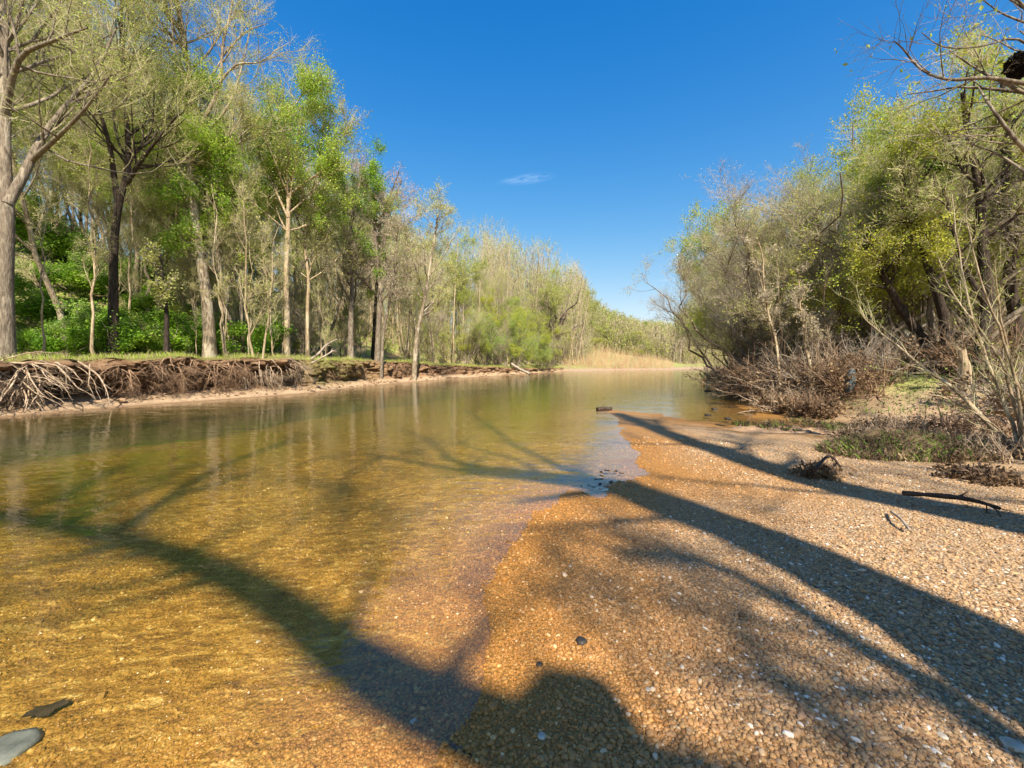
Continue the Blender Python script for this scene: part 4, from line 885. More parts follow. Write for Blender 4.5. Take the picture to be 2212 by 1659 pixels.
shadow_tree((0.9, -3.3), [(1360, 1700, 3.6), (1120, 1600, 4.4), (900, 1500, 5.2), (740, 1405, 5.9), (620, 1310, 6.6), (480, 1225, 7.3), (330, 1165, 8.0), (180, 1125, 8.7), (0, 1090, 9.6), (-250, 1070, 10.4)],
    [([(200, 1130, 8.5), (320, 1060, 9.3), (450, 985, 10.2), (580, 940, 11.2), (700, 905, 12.2)], 0.12, 0.03),
     ([(60, 1100, 9.2), (120, 1040, 9.9), (220, 985, 10.6), (330, 940, 11.6)], 0.08, 0.02),
     ([(240, 1150, 8.5), (100, 1170, 9.0), (-60, 1200, 9.6)], 0.1, 0.02),
     ([(470, 1210, 7.4), (560, 1150, 8.2), (680, 1080, 9), (790, 1020, 9.8)], 0.035, 0.012),
     ([(740, 1405, 5.9), (770, 1280, 6.8), (800, 1200, 7.6), (790, 1100, 8.6)], 0.05, 0.015),
     ([(900, 1500, 5.2), (1000, 1420, 6.2), (1080, 1330, 7.2), (1240, 1260, 8)], 0.07, 0.02),
     ([(1250, 1660, 3.9), (1400, 1640, 4.4), (1520, 1655, 4.8), (1650, 1680, 5.2)], 0.1, 0.04), ([(1000, 1550, 4.8), (1100, 1535, 5.2), (1230, 1560, 5.5), (1340, 1600, 5.8)], 0.08, 0.03)],
    403, 'large bare tree behind the camera leaning over the river', 0.19, 0.14, 1.7)
shadow_tree((2.6, -2.4), [(2212, 1660, 2.6), (2000, 1500, 3.6), (1800, 1385, 4.6), (1640, 1280, 5.6), (1500, 1220, 6.4), (1330, 1195, 7.2)],
    [([(1800, 1385, 4.6), (1600, 1345, 5.4), (1420, 1300, 6.2)], 0.04, 0.012), ([(2000, 1500, 3.6), (1800, 1500, 4.6), (1600, 1480, 5.6), (1400, 1400, 6.6)], 0.045, 0.012)],
    404, 'thin bare tree behind the camera with a fine twiggy head', 0.1, 0.06, 0.9)

shadow_tree((7.6, -0.6), [(2700, 1150, 2.0), (2500, 1090, 3.4), (2330, 1040, 4.8), (2180, 1000, 6.0), (2050, 965, 7.2), (1930, 940, 8.4)],
    [([(2330, 1040, 4.8), (2150, 1040, 5.8), (2000, 1030, 6.6), (1850, 1000, 7.4)], 0.06, 0.02), ([(2180, 1000, 6.0), (2000, 960, 7.2), (1800, 950, 8.2), (1650, 935, 9)], 0.06, 0.02), ([(2050, 965, 7.2), (1900, 915, 8.6), (1750, 900, 9.6)], 0.05, 0.02), ([(2500, 1090, 3.4), (2300, 1110, 4.6), (2150, 1100, 5.4), (2020, 1080, 6)], 0.06, 0.02)],
    405, 'broad bare tree outside the right edge dappling the upper bar with shade', 0.2, 0.08, 2.2, 1.15)
# ---- overhanging branches at the top right, from a tree standing outside the frame
tD = xat(2360, 5.4)
sp = dict(sides=10, l1=dict(n=10, t0=0.4, t1=0.98, length=2.0, ang=(30, 60), k=7, trop=0.08, wig=0.12, rr=0.4), l2=dict(n=60, t0=0.2, t1=1, length=1.0, ang=(25, 60), k=6, trop=0.06, wig=0.14, rr=0.5, maxr=0.02),
    l3=dict(n=260, t0=0.15, t1=1, length=0.55, ang=(25, 60), k=4, trop=0.05, wig=0.16, rr=(0.0025, 0.004)), l4=dict(n=500, t0=0.2, t1=1, length=0.25, ang=(25, 55), k=3, trop=0.05, wig=0.2, rr=(0.0015, 0.0025)))
tree_from_px('overhanging_tree', 2420, 5.4, [(2400, 700, 0), (2370, 500, 0), (2320, 330, 0), (2290, 190, 0), (2250, 60, 0), (2230, -80, 0)], 0.12, 0.04, sp, 330, BARK_GREY, TWIG_GREY, [L_(LEAF_FLUSH, 250, 0.03)],
    'bare crooked branches hanging in from the top right corner against the sky',
    [([(2290, 190, 0), (2212, 180, -.2), (2130, 168, -.3), (2050, 172, -.2), (1990, 150, 0), (1950, 105, 0), (1930, 88, 0)], 0.028, 0.005), ([(2345, 410, 0), (2270, 370, -.2), (2212, 322, -.3), (2165, 265, -.3), (2130, 215, -.2), (2113, 188, 0)], 0.035, 0.008),
     ([(2380, 560, 0), (2290, 430, 0), (2212, 370, .3), (2150, 330, .5), (2090, 310, .6)], 0.03, 0.006), ([(2290, 150, 0), (2200, 85, 0), (2120, 100, 0), (2040, 102, 0), (1990, 70, 0)], 0.016, 0.004), ([(2250, 60, 0), (2190, 40, 0), (2150, 20, 0), (2100, -20, 0)], 0.015, 0.004)], z=hz(xat(2420, 5.4), 5.4))

# ================================================================ OBJECTS
# exposed roots along the cut bank
def roots(u0, u1, n, mat, label, seed, thick=(0.008, 0.035), ln=(0.5, 1.5), zr=(0.45, 1.0), fine=0, parent=None, out=1.0, name='exposed_roots'):
    g = rg_(seed); s0_, s1_ = s_at_u(u0), s_at_u(u1); s_ = g.uniform(s0_, s1_, n)
    i = np.clip(np.searchsorted(BANK['s'], s_), 0, len(BANK['s']) - 1)
    t = g.uniform(zr[0], zr[1], n); z0 = t * BANK['top'][i]
    o0 = np.interp(t, [0.3, 0.6, 0.8, 0.9, 1.0], [2.3, 1.9, 1.15, 1.0, 1.2]) * BANK['cut'][i] + 1.6 * (1 - BANK['cut'][i]) - g.uniform(0.0, 0.25, n) * out + 0.35 * fbm(s_ * 0.35, s_ * 0, 88, 3)
    nx, ny = BANK['nx'][i], BANK['ny'][i]; P0 = np.stack([BANK['x'][i] + nx * o0, BANK['y'][i] + ny * o0, z0], -1)
    D0 = np.stack([-nx, -ny, np.zeros(n)], -1) * g.uniform(0.2, 1.0, (n, 1)) + np.stack([ny, -nx, np.zeros(n)], -1) * g.normal(0, 0.8, (n, 1)); D0[:, 2] = g.uniform(-0.9, 0.15, n)
    L = g.uniform(ln[0], ln[1], n); C = twisted(P0, D0, L, 12, 0.16, -0.09, g)
    C[:, :, 2] = np.maximum(C[:, :, 2], 0.03 + 0.05 * g.random((n, 1)))
    Rr = taper(n, 12, g.uniform(thick[0], thick[1], n) ** 1.0, 0.22)
    ch = [(*tube(C, Rr, 6), 0, True)]
    B1, Br = branch(C, Rr, n * 4, 0.15, 1, 0.5, (20, 60), 7, -0.06, 0.2, 0.5, g); B1[:, :, 2] = np.maximum(B1[:, :, 2], 0.02); ch.append((*tube(B1, Br, 4), 0, True))
    if fine:
        B2, Br2 = branch(B1, Br, fine, 0.1, 1, 0.4, (20, 70), 5, -0.05, 0.25, (0.002, 0.004), g); B2[:, :, 2] = np.maximum(B2[:, :, 2], 0.02); ch.append((*tube(B2, Br2, 3), 0, True))
    if parent is None:
        return tag(make_mesh(name, ch, [mat]), label, 'tree roots', 'exposed root tangles of the left bank')
    for c_ in ch: pass
    ch = [(v - np.array(parent.location), f, m, s2) for (v, f, m, s2) in ch]
    return make_mesh('roots', ch, [mat], parent)
roots(-60, 115, 60, ROOT_PALE, '', 501, (0.012, 0.045), (0.9, 2.0), (0.55, 0.98), 700, T1, 1.6)
roots(60, 230, 16, ROOT_PALE, 'long pale roots reaching right out over the black hollow', 502, (0.014, 0.04), (1.0, 2.2), (0.6, 0.95), 120, None, 1.5)
roots(220, 320, 12, ROOT_RED, 'thin dark roots hanging at the right end of the black hollow', 503, (0.008, 0.02), (0.5, 1.1), (0.5, 0.95), 200)
roots(300, 440, 46, ROOT_RED, 'dense reddish root mat with pale roots, between the black hollow and the sandy shelf', 504, (0.008, 0.03), (0.5, 1.4), (0.5, 1.0), 1400)
roots(430, 560, 46, ROOT_RED, 'brown root mat hanging above the middle of the sandy shelf', 505, (0.008, 0.028), (0.5, 1.3), (0.5, 1.0), 1400)
roots(560, 690, 50, ROOT_PALE, 'pale looping roots at the right end of the cut bank', 506, (0.008, 0.03), (0.5, 1.3), (0.5, 1.0), 1500)
roots(740, 830, 26, ROOT_RED, 'dark roots in the shaded scoop right of the cut bank', 507, (0.008, 0.025), (0.4, 1.0), (0.5, 1.0), 500)
roots(885, 930, 22, ROOT_RED, 'small nest of roots below the pale leaning trunk', 508, (0.01, 0.03), (0.4, 1.0), (0.5, 0.95), 500)
roots(985, 1025, 16, ROOT_RED, 'roots around the small hollow in the sandy bank', 509, (0.012, 0.03), (0.5, 1.1), (0.5, 0.95), 300)

# grass and ground plants of the left bank (countless)
def blades(P, H, W, g, lean=0.35):
    n = len(P); a = g.random(n) * 6.28; dx, dy = np.cos(a), np.sin(a); b_ = g.random(n) * 6.28; l = lean * H * g.random(n)
    tip = P + np.stack([np.cos(b_) * l, np.sin(b_) * l, H], -1); mid = P + np.stack([np.cos(b_) * l * 0.35, np.sin(b_) * l * 0.35, H * 0.55], -1)
    w = np.stack([dx, dy, 0 * dx], -1) * W[:, None] * 0.5
    V_ = np.stack([P - w, P + w, mid + w * 0.8, tip, mid - w * 0.8], 1).reshape(-1, 3); return V_, np.arange(n * 5).reshape(n, 5)
def along_bank(n, d0_, d1_, g, u0=-300, u1=1240, pw=1.0):
    s_ = g.uniform(s_at_u(u0), s_at_u(u1), n); i = np.clip(np.searchsorted(BANK['s'], s_), 0, len(BANK['s']) - 1); d = d0_ + (d1_ - d0_) * g.random(n) ** pw
    x = BANK['x'][i] + BANK['nx'][i] * d; y = BANK['y'][i] + BANK['ny'][i] * d
    z = height(x, y)[0]; z = np.where(d < 3.4, np.maximum(z, BANK['top'][i] * np.clip(1.0 - 0.0 * d, 0, 1)), z); return x, y, z, d
g = rg_(600)
x, y, z, d = along_bank(60000, 1.3, 9, g, pw=1.3)
cl = fbm(x * 0.6, y * 0.6, 44, 3); ok = cl > -0.15; x, y, z = x[ok], y[ok], z[ok]; n = len(x)
P = np.stack([x, y, z - 0.02], -1); V1, F1 = blades(P, g.uniform(0.06, 0.24, n) * (1 + np.clip(cl[ok], 0, 1)), g.uniform(0.008, 0.018, n), g, 0.7)
half = n // 3
tag(make_mesh('grass', [(V1[:half * 5], F1[:half], 0, False), (V1[half * 5:], F1[half:] - half * 5, 1, False)], [LEAF_TAN, LEAF_FLUSH]), 'short yellow green grass and weeds along the top of the left bank', 'grass', kind='stuff')
x, y, z, d = along_bank(26000, 5, 30, g, u1=900); n = len(x)
ok = fbm(x * 0.35, y * 0.35, 47, 3) > -0.05; x, y, z = x[ok], y[ok], z[ok]; n = len(x)
P = np.stack([x, y, z + g.random(n) * 0.3], -1); Vl, Fl = leaves(P[:, None, :].repeat(2, 1), n, 0.09, g, 0.15)
tag(make_mesh('ground_cover', [(Vl, Fl, 0, False)], [LEAF_GREEN]), 'low leafy ground plants on the slope under the left trees', 'undergrowth', kind='stuff')
# clods and stones on the shelf below the cut bank (countless)
g = rg_(605); n = 2600; s_ = g.uniform(s_at_u(-200), s_at_u(1200), n); i = np.clip(np.searchsorted(BANK['s'], s_), 0, len(BANK['s']) - 1); d = g.uniform(0.15, 1.9, n)
keepc = fbm(s_ * 0.7, d * 0.8, 61, 3) > -0.05; i, d, s_ = i[keepc], d[keepc], s_[keepc]; n = len(i); S = 0.02 * np.exp(g.normal(0, 0.6, n)) * (1 + 0.02 * BANK['y'][i])
Vv, Ff, k_ = stones(np.stack([BANK['x'][i] + BANK['nx'][i] * d, BANK['y'][i] + BANK['ny'][i] * d, 0.02 + 0.12 * d * BANK['top'][i] * 0.9 + 0 * d], -1), S, g, 1)
CLOD = plain_mat('clods', (0.1, 0.06, 0.035), (0.36, 0.24, 0.14), 3, 0.95, 0.4)
tag(make_mesh('rubble', [(Vv, Ff, 0, False)], [CLOD]), 'brown clods and stones crumbled onto the shelf below the left bank', 'rubble', kind='stuff')
# rusty reeds and whips at the turn
g = rg_(610); n = 4600
u = g.uniform(1215, 1455, n); dep = g.uniform(74, 92, n); x = xat(u, dep); zA, l_, r_, t_ = height(x, dep)
ok = (l_ > 0.6); x, dep, zA, u = x[ok], dep[ok], zA[ok], u[ok]; n = len(x)
P0 = np.stack([x, dep, zA], -1); D0 = np.stack([g.normal(0, 0.28, n), g.normal(0, 0.28, n), np.ones(n)], -1)
hgt = g.uniform(0.8, 3.6, n) * (0.85 + 0.7 * fbm(x * 0.5, dep * 0.3, 7, 3)) * np.interp(u, [1215, 1260, 1400, 1440, 1455], [0.8, 1, 1, 0.7, 0.3])
C = twisted(P0, D0, hgt, 5, 0.08, 0, g); RD = plain_mat('reed_rust', (0.42, 0.2, 0.09), (0.66, 0.42, 0.24), 1.2, 0.9, 0)
tag(make_mesh('reeds', [(*tube(C[:n // 2], taper(n // 2, 5, g.uniform(0.01, 0.026, n // 2)), 3), 0, True), (*tube(C[n // 2:n // 2 * 2], taper(n // 2, 5, g.uniform(0.01, 0.026, n // 2)), 3), 1, True)], [RD, TWIG_TAN]), 'rusty orange reeds and whips on the low far bank at the turn of the river', 'reeds', kind='stuff')

# logs, sticks, stones
WOOD_DARK = plain_mat('wet_wood', (0.025, 0.017, 0.012), (0.09, 0.06, 0.04), 9, 0.7, 0.6)
WOOD_GREY = plain_mat('dry_wood', (0.2, 0.16, 0.12), (0.5, 0.42, 0.32), 9, 0.9, 0.6)
def log(pts, r0, r1, mat, label, cat='log', name='driftwood_log', side=9, stubs=0, seed=1, rough=0.12):
    P = smoothline([tuple(p) for p in pts], 4); g = rg_(seed); o = P[0].copy(); P = P - o; k_ = len(P)
    Rr = np.linspace(r0, r1, k_) * (1 + rough * g.normal(size=k_))
    Rr = np.concatenate([[1e-4], Rr, [1e-4]]); P = np.vstack([P[:1] - (P[1] - P[0]) * 0.02, P, P[-1:] + (P[-1] - P[-2]) * 0.02])
    ch = [(*tube(P[None], Rr[None], side), 0, True)]
    if stubs:
        B1, Br = branch(P[None, 1:-1], Rr[None, 1:-1], stubs, 0.15, 0.95, np.linalg.norm(P[-1]) * 0.35, (35, 65), 6, 0.02, 0.15, 0.45, g); ch.append((*tube(B1, Br, 5), 0, True))
        B2, Br2 = branch(B1, Br, stubs * 4, 0.2, 1, np.linalg.norm(P[-1]) * 0.14, (30, 60), 4, 0.02, 0.18, 0.5, g, maxr=0.01); ch.append((*tube(B2, Br2, 3), 0, True))
    ob = make_mesh(name, ch, [mat]); ob.location = tuple(o); return tag(ob, label, cat)
def on(u, v, z=0.0, dz=0.0): p = ground_px(u, v, z); p[2] += dz; return p
log([on(1291, 886, 0, 0.02), on(1305, 885, 0, 0.035), on(1322, 885, 0, 0.02)], 0.075, 0.06, WOOD_DARK, 'short black log lying in the shallow water at the tip of the gravel spit')
def pD(u, v, dep): return px3(u, v, dep)
log([pD(672, 776, 21.5), pD(690, 762, 21.6), pD(705, 745, 21.7), pD(728, 733, 21.8)], 0.07, 0.03, WOOD_GREY, 'pale fallen branches sticking up from the right end of the cut bank', 'fallen branch', 'fallen_branch', stubs=5, seed=5)
log([pD(672, 785, 21), pD(700, 770, 21), pD(720, 757, 21.3)], 0.05, 0.03, WOOD_GREY, 'pale stick lying below the upright fallen branches', 'fallen branch', 'fallen_branch', stubs=2, seed=6)
log([pD(1105, 786, 48), pD(1122, 797, 47), pD(1144, 807, 46)], 0.2, 0.14, WOOD_GREY, 'grey driftwood log sliding down the sandy bank into the water', stubs=2, seed=8)
log([on(1950, 1075, 0.15, 0.05), on(2050, 1085, 0.15, 0.06), on(2110, 1098, .15, 0.07), on(2160, 1105, .15, 0.03)], 0.028, 0.016, WOOD_DARK, 'dark rotten branch lying on the gravel at the right', 'fallen branch', 'fallen_branch', stubs=5, seed=9)
log([on(1925, 1110, 0.1, 0.02), on(1945, 1132, .1, 0.05), on(1965, 1150, .1, 0.02)], 0.014, 0.01, WOOD_GREY, 'small forked twig on the sunlit gravel between two shadows', 'twig', 'twig', stubs=3, seed=10)
log([on(1760, 1020, .2, .03), on(1790, 1000, .25, .1), on(1815, 1015, .2, .04)], 0.02, 0.012, WOOD_DARK, 'dark brushy clump of twigs on the bar left of the mossy mound', 'twig', 'twig', stubs=9, seed=11)

STONE_W = plain_mat('stone_pale', (0.34, 0.28, 0.2), (0.66, 0.6, 0.48), 14, 0.6, 0.3)
STONE_B = plain_mat('stone_blue', (0.09, 0.1, 0.1), (0.24, 0.25, 0.24), 6, 0.5, 0.4)
STONE_D = plain_mat('stone_dark', (0.02, 0.018, 0.016), (0.07, 0.06, 0.05), 14, 0.5, 0.4)
def rock(u, v, w, mat, label, z=None, hgt=0.5, sub=3, seed=0, name='stone', cat='stone', sx=1.0, sink=0.3):
    g = rg_(seed); v0, f0 = ico(sub); p = ground_px(u, v, 0.0)
    for _ in range(3): p = ground_px(u, v, hz(p[0], p[1]) if z is None else z)
    d = v0 * (1 + 0.3 * fbm(v0[:, 0] * 1.3 + seed, v0[:, 1] * 1.3 + v0[:, 2], seed, 3)[:, None] + 0.04 * g.normal(size=(len(v0), 1)))
    d[:, 2] = np.clip(d[:, 2], -0.7, 0.62); d = d * np.array([w * sx, w, w * hgt]); a = g.random() * 3.1; ca, sa = math.cos(a), math.sin(a)
    d = np.stack([d[:, 0] * ca - d[:, 1] * sa, d[:, 0] * sa + d[:, 1] * ca, d[:, 2]], -1)
    ob = make_mesh(name, [(d, f0, 0, True)], [mat]); ob.location = (p[0], p[1], p[2] + w * hgt * (0.5 - sink)); return tag(ob, label, cat)
rock(2, 1630, 0.1, STONE_B, 'large flat blue grey rock under water in the bottom left corner', hgt=0.4, seed=3, name='rock', cat='rock', sx=1.2)
rock(1255, 1387, 0.03, STONE_D, 'black pebble on the golden gravel, the larger of two', hgt=0.8, seed=4)
rock(1165, 1436, 0.016, STONE_D, 'small black pebble left of and below the larger black pebble', hgt=0.8, seed=5)
rock(2190, 1612, 0.0360, STONE_W, 'large whitish stone near the bottom right corner', seed=6, hgt=0.5)
rock(893, 1560, 0.0180, STONE_W, 'cream stone at the edge of the shallow water near the bottom', seed=7)
rock(558, 1386, 0.0132, STONE_W, 'single white stone lying under the river among golden gravel', seed=8)
rock(1232, 1223, 0.0132, STONE_W, 'white pebble on the orange wet gravel', seed=9)
rock(2035, 1590, 0.0180, STONE_W, 'cream stone left of the large whitish stone', seed=10)
rock(1960, 1440, 0.0180, STONE_W, 'pale stone at the lower edge of the broad shadow', seed=11)
rock(1830, 1485, 0.0120, STONE_W, 'small white stone between the broad shadow and the bottom edge', seed=12)
rock(1170, 1590, 0.0180, STONE_W, 'white stone in the dark shadow at the bottom', seed=13)
rock(1400, 1490, 0.0132, STONE_W, 'cream stone just above the bottom shadow', seed=14)
rock(1530, 845, 0.2, STONE_D, 'dark stone with a twig on it in the far pool', z=0.0, seed=15, hgt=0.3); rock(1543, 884, 0.1, STONE_D, 'dark stone breaking the calm pool beside the right bank', z=0.0, seed=16, hgt=0.5)
rock(1530, 897, 0.1, STONE_D, 'dark stone in the calm pool nearest the spit', z=0.0, seed=17, hgt=0.4); rock(1572, 905, 0.09, STONE_D, 'dark stone under the brush at the pool corner', z=0.02, seed=18, hgt=0.5)
log([on(1525, 843, 0, 0.02), on(1531, 838, 0, 0.15), on(1529, 832, 0, 0.32)], 0.02, 0.008, WOOD_GREY, 'pale twig standing up from the stone in the far pool', 'twig', 'twig', seed=20)
# floating leaves in the little blue inlet and one sunken leaf
def leafthing(u, v, size, label, group=None, seed=0, z=0.004, sink=False):
    g = rg_(seed); p = ground_px(u, v, 0.0)
    if sink: p[2] = hz(p[0], p[1]) + 0.03
    t = np.linspace(0, 2 * np.pi, 14, endpoint=False); r = size * (1 + 0.25 * np.sin(5 * t + seed)); ring = np.stack([r * np.cos(t), r * 0.6 * np.sin(t), 0.12 * size * np.cos(2 * t)], -1)
    V_ = np.vstack([ring, [[0, 0, 0]], ring - [0, 0, 0.003], [[0, 0, -0.003]]]); F_ = [(i, (i + 1) % 14, 14) for i in range(14)] + [(15 + (i + 1) % 14, 15 + i, 29) for i in range(14)]
    ob = make_mesh('leaf', [(V_, np.array(F_), 0, True)], [LEAF_BRN]); ob.location = (p[0], p[1], p[2] + z); ob.rotation_euler = (0, 0, g.random() * 6.28); return tag(ob, label, 'leaf', group)
LEAF_BRN = plain_mat('leaf_wet', (0.02, 0.014, 0.01), (0.06, 0.04, 0.025), 20, 0.6, 0.2)
leafthing(100, 1478, 0.075, 'dark sunken leaf on the golden river bed at the lower left', seed=3, sink=True)
for i, (u, v, s_) in enumerate([(1299, 1020, .04), (1312, 1016, .05), (1330, 1018, .045), (1342, 1022, .04), (1293, 1035, .06), (1301, 1028, .035), (1296, 1046, .045), (1320, 1042, .05), (1272, 1048, .025), (1282, 1052, .03), (1256, 1050, .02), (1310, 1052, .03)]):
    leafthing(u, v, s_, 'dark wet leaf floating on the small blue inlet beside the bar', 'leaves floating on the blue inlet', seed=30 + i)

# ---- right bank: wrack and brush caught at the foot of the thicket
def wrack(x, y, w, h, n, nl, label, seed, leaf=LEAF_DEAD, wood=WOOD_GREY, name='brush_pile', cat='brush pile', group=None, lsize=0.05, z=None, lean=(-0.4, -0.2)):
    g = rg_(seed); z0 = hz(x, y) if z is None else z
    a = g.random(n) * 6.28; r = np.sqrt(g.random(n)) * w; P0 = np.stack([r * np.cos(a), r * np.sin(a) * 0.8, g.random(n) * 0.15 * h - 0.05], -1)
    D0 = g.normal(0, 0.6, (n, 3)) + np.array([lean[0], lean[1], 0]); D0[:, 2] = np.abs(g.normal(1.1, 0.7, n))
    C = twisted(P0, D0, g.uniform(0.5, 1.3, n) * h, 7, 0.14, -0.02, g); Rr = taper(n, 7, g.uniform(0.006, 0.024, n))
    B1, Br = branch(C, Rr, n * 6, 0.15, 1, 0.35 * h, (20, 60), 5, 0.02, 0.2, 0.5, g, maxr=0.01)
    B2, Br2 = branch(B1, Br, n * 14, 0.1, 1, 0.16 * h, (20, 60), 3, 0.0, 0.2, (0.002, 0.0035), g)
    ch = [(*tube(C, Rr, 5), 0, True), (*tube(B1, Br, 3), 0, True), (*tube(B2, Br2, 3), 0, True)]
    if nl:
        allc = B1[g.integers(0, len(B1), 60)]; low = np.sort(B1[:, 0, 2]); keepm = B1[:, 0, 2] < low[int(len(low) * 0.75)]
        kk_ = fbm(B1[:, 0, 0] * 2.2, B1[:, 0, 2] * 2.2 + B1[:, 0, 1], seed, 2) > -0.05
        V_, F_ = leaves(B1, nl, lsize, g, 0.05, keep=keepm & kk_); ch.append((V_, F_, 1, False))
    ob = make_mesh(name, ch, [wood, leaf]); ob.location = (x, y, z0); return tag(ob, label, cat, group)
def wpx(u, dep): return xat(u, dep), dep
piles = [(1600, 22, 1.3, 1.6, 'brown brush pile hanging over the far pool'), (1625, 17.5, 1.2, 1.6, 'brown brush pile over the pool, left end of the right bank tangle'), (1680, 15.2, 1.1, 1.8, 'dark leaf clogged brush pile right of the pool'),
    (1735, 13.8, 1.0, 1.7, 'rusty brush pile above the sandy toe of the right bank'), (1790, 13.2, 1.0, 1.6, 'brush pile left of the blue grey bag'), (1850, 12.2, 0.9, 1.3, 'brush pile under the blue grey bag'),
    (1890, 12.6, 0.8, 1.4, 'dark brush pile just right of the blue grey bag'), (1700, 12.6, 0.8, 0.8, 'low rusty brush at the sandy toe of the right bank'), (1770, 11.6, 0.7, 0.7, 'low twiggy clump in front of the right bank tangle'),
    (1560, 30, 1.6, 1.6, 'far brown brush pile where the right bank narrows'), (1568, 40, 2.0, 1.8, 'farthest brown brush pile on the right bank'), (1640, 19, 1.3, 1.7, 'brown brush pile behind the pool edge'), (1950, 13.5, 1.0, 1.5, 'brush pile at the foot of the leaning dark trunk'),
    (2060, 12.8, 1.2, 1.6, 'brush pile among the trunks at the right'), (2160, 11.2, 1.1, 1.5, 'brush pile behind the pale stump'), (2230, 9.5, 1.0, 1.3, 'brush pile at the right edge of the picture')]
for i, (u, dep, w, h, lab) in enumerate(piles):
    x, y = wpx(u, dep); wrack(x, y, w * 0.9, h * 1.0, 80, 1500, lab, 700 + i, wood=(WOOD_GREY, ROOT_PALE, ROOT_RED)[i % 3], lsize=0.045)
WOOD_BRN = plain_mat('brown_wood', (0.07, 0.045, 0.028), (0.27, 0.19, 0.12), 8, 0.9, 0.4)
# bag snagged in the brush
x, y = wpx(1834, 12.0); g = rg_(750); v0, f0 = ico(4); d = v0.copy()
d *= (1 + 0.35 * fbm(v0[:, 0] * 1.6, v0[:, 2] * 1.6 + v0[:, 1], 5, 4)[:, None]); d = d * np.array([0.2, 0.14, 0.42]); d[:, 0] *= np.interp(d[:, 2], [-0.45, -0.1, 0.3, 0.45], [0.35, 0.9, 1.0, 0.5]); d[:, 0] -= d[:, 2] * 0.25
BAG = plain_mat('bag_blue', (0.05, 0.08, 0.09), (0.16, 0.22, 0.24), 5, 0.55, 0.8)
ob = make_mesh('bag', [(d, f0, 0, True)], [BAG]); ob.location = tuple(px3(1836, 822, 11.9)); ob.rotation_euler = (0.2, 0.25, 0.5); ob.scale = (0.85, 0.85, 0.8); tag(ob, 'blue grey plastic bag snagged in the brush of the right bank', 'bag')
# mossy mound on the bar
def mound(u, v, rx, ry, h, mat, label, seed, nm='mound'):
    p = ground_px(u, v, 0.2); n1_, n2_ = 70, 28; a = np.linspace(0, 2 * np.pi, n1_, endpoint=False); r = np.linspace(0, 1, n2_)
    A, Rr = np.meshgrid(a, r); k_ = 1 + 0.35 * fbm(np.cos(A) * 1.3 + seed, np.sin(A) * 1.3, seed, 3)
    x = Rr * np.cos(A) * rx * k_; y = Rr * np.sin(A) * ry * k_; zz_ = height(p[0] + x, p[1] + y)[0] + h * (1 - Rr ** 2) ** 1.2 * (1 + 1.3 * fbm(x * 2.5, y * 2.5, seed + 3, 4)) + 0.07 * (1 - Rr ** 2) * fbm(x * 11, y * 11, seed + 8, 4) - 0.03
    V_ = np.stack([x, y, zz_], -1).reshape(-1, 3); ii_ = np.arange(n1_ * n2_).reshape(n2_, n1_); jj = np.roll(ii_, -1, 1)
    F_ = np.stack([ii_[:-1], ii_[1:], jj[1:], jj[:-1]], -1).reshape(-1, 4)[:, ::-1]
    ob = make_mesh(nm, [(V_, F_, 0, True)], [mat]); ob.location = (p[0], p[1], 0); tag(ob, label, kind='structure'); return p
MOSS = plain_mat('mossy_earth', (0.06, 0.035, 0.02), (0.2, 0.14, 0.07), 5, 0.95, 1.0)
SAND = plain_mat('sandy_earth', (0.26, 0.16, 0.09), (0.46, 0.3, 0.17), 6, 0.95, 0.7)
mp_ = mound(1960, 965, 1.35, 0.75, 0.28, MOSS, 'mossy brown mound of silt on the bar', 5)
mound(1690, 912, 1.5, 0.9, 0.08, SAND, 'sandy toe', 9)
g = rg_(770); n = 9000; tt = g.random(n) < 0.62; c1_ = ground_px(1960, 965, 0.2); c2_ = ground_px(1700, 905, 0.2); a_ = g.random(n) * 6.28; r1_ = np.sqrt(g.random(n))
x = np.where(tt, c1_[0] + r1_ * np.cos(a_) * 1.35, c2_[0] + r1_ * np.cos(a_) * 1.5); y = np.where(tt, c1_[1] + r1_ * np.sin(a_) * 0.8, c2_[1] + r1_ * np.sin(a_) * 0.95)
z = height(x, y)[0] + np.where(tt, 0.26 * (1 - r1_ ** 2) ** 1.2, 0.07 * (1 - r1_ ** 2)); kp = fbm(x * 1.6, y * 1.6, 78, 3) > -0.12 - 0.25 * tt; x, y, z, tt = x[kp], y[kp], z[kp], tt[kp]; n = len(x)
V1_, F1_ = blades(np.stack([x, y, z - 0.02], -1), g.uniform(0.04, 0.17, n), g.uniform(0.006, 0.014, n), g, 1.4); h3 = int(n * 0.72); lf_V, lf_F = leaves(np.stack([x, y, z + 0.02], -1)[:, None, :].repeat(2, 1), n // 2, 0.03, g, 0.03)
tag(make_mesh('dead_grass', [(V1_[:h3 * 5], F1_[:h3], 0, False), (V1_[h3 * 5:], F1_[h3:] - h3 * 5, 1, False), (lf_V, lf_F, 2, False)], [WOOD_BRN, LEAF_GREEN, LEAF_DEAD]), 'matted brown grass and moss over the mound and toe of the bar', 'dead grass', kind='stuff')
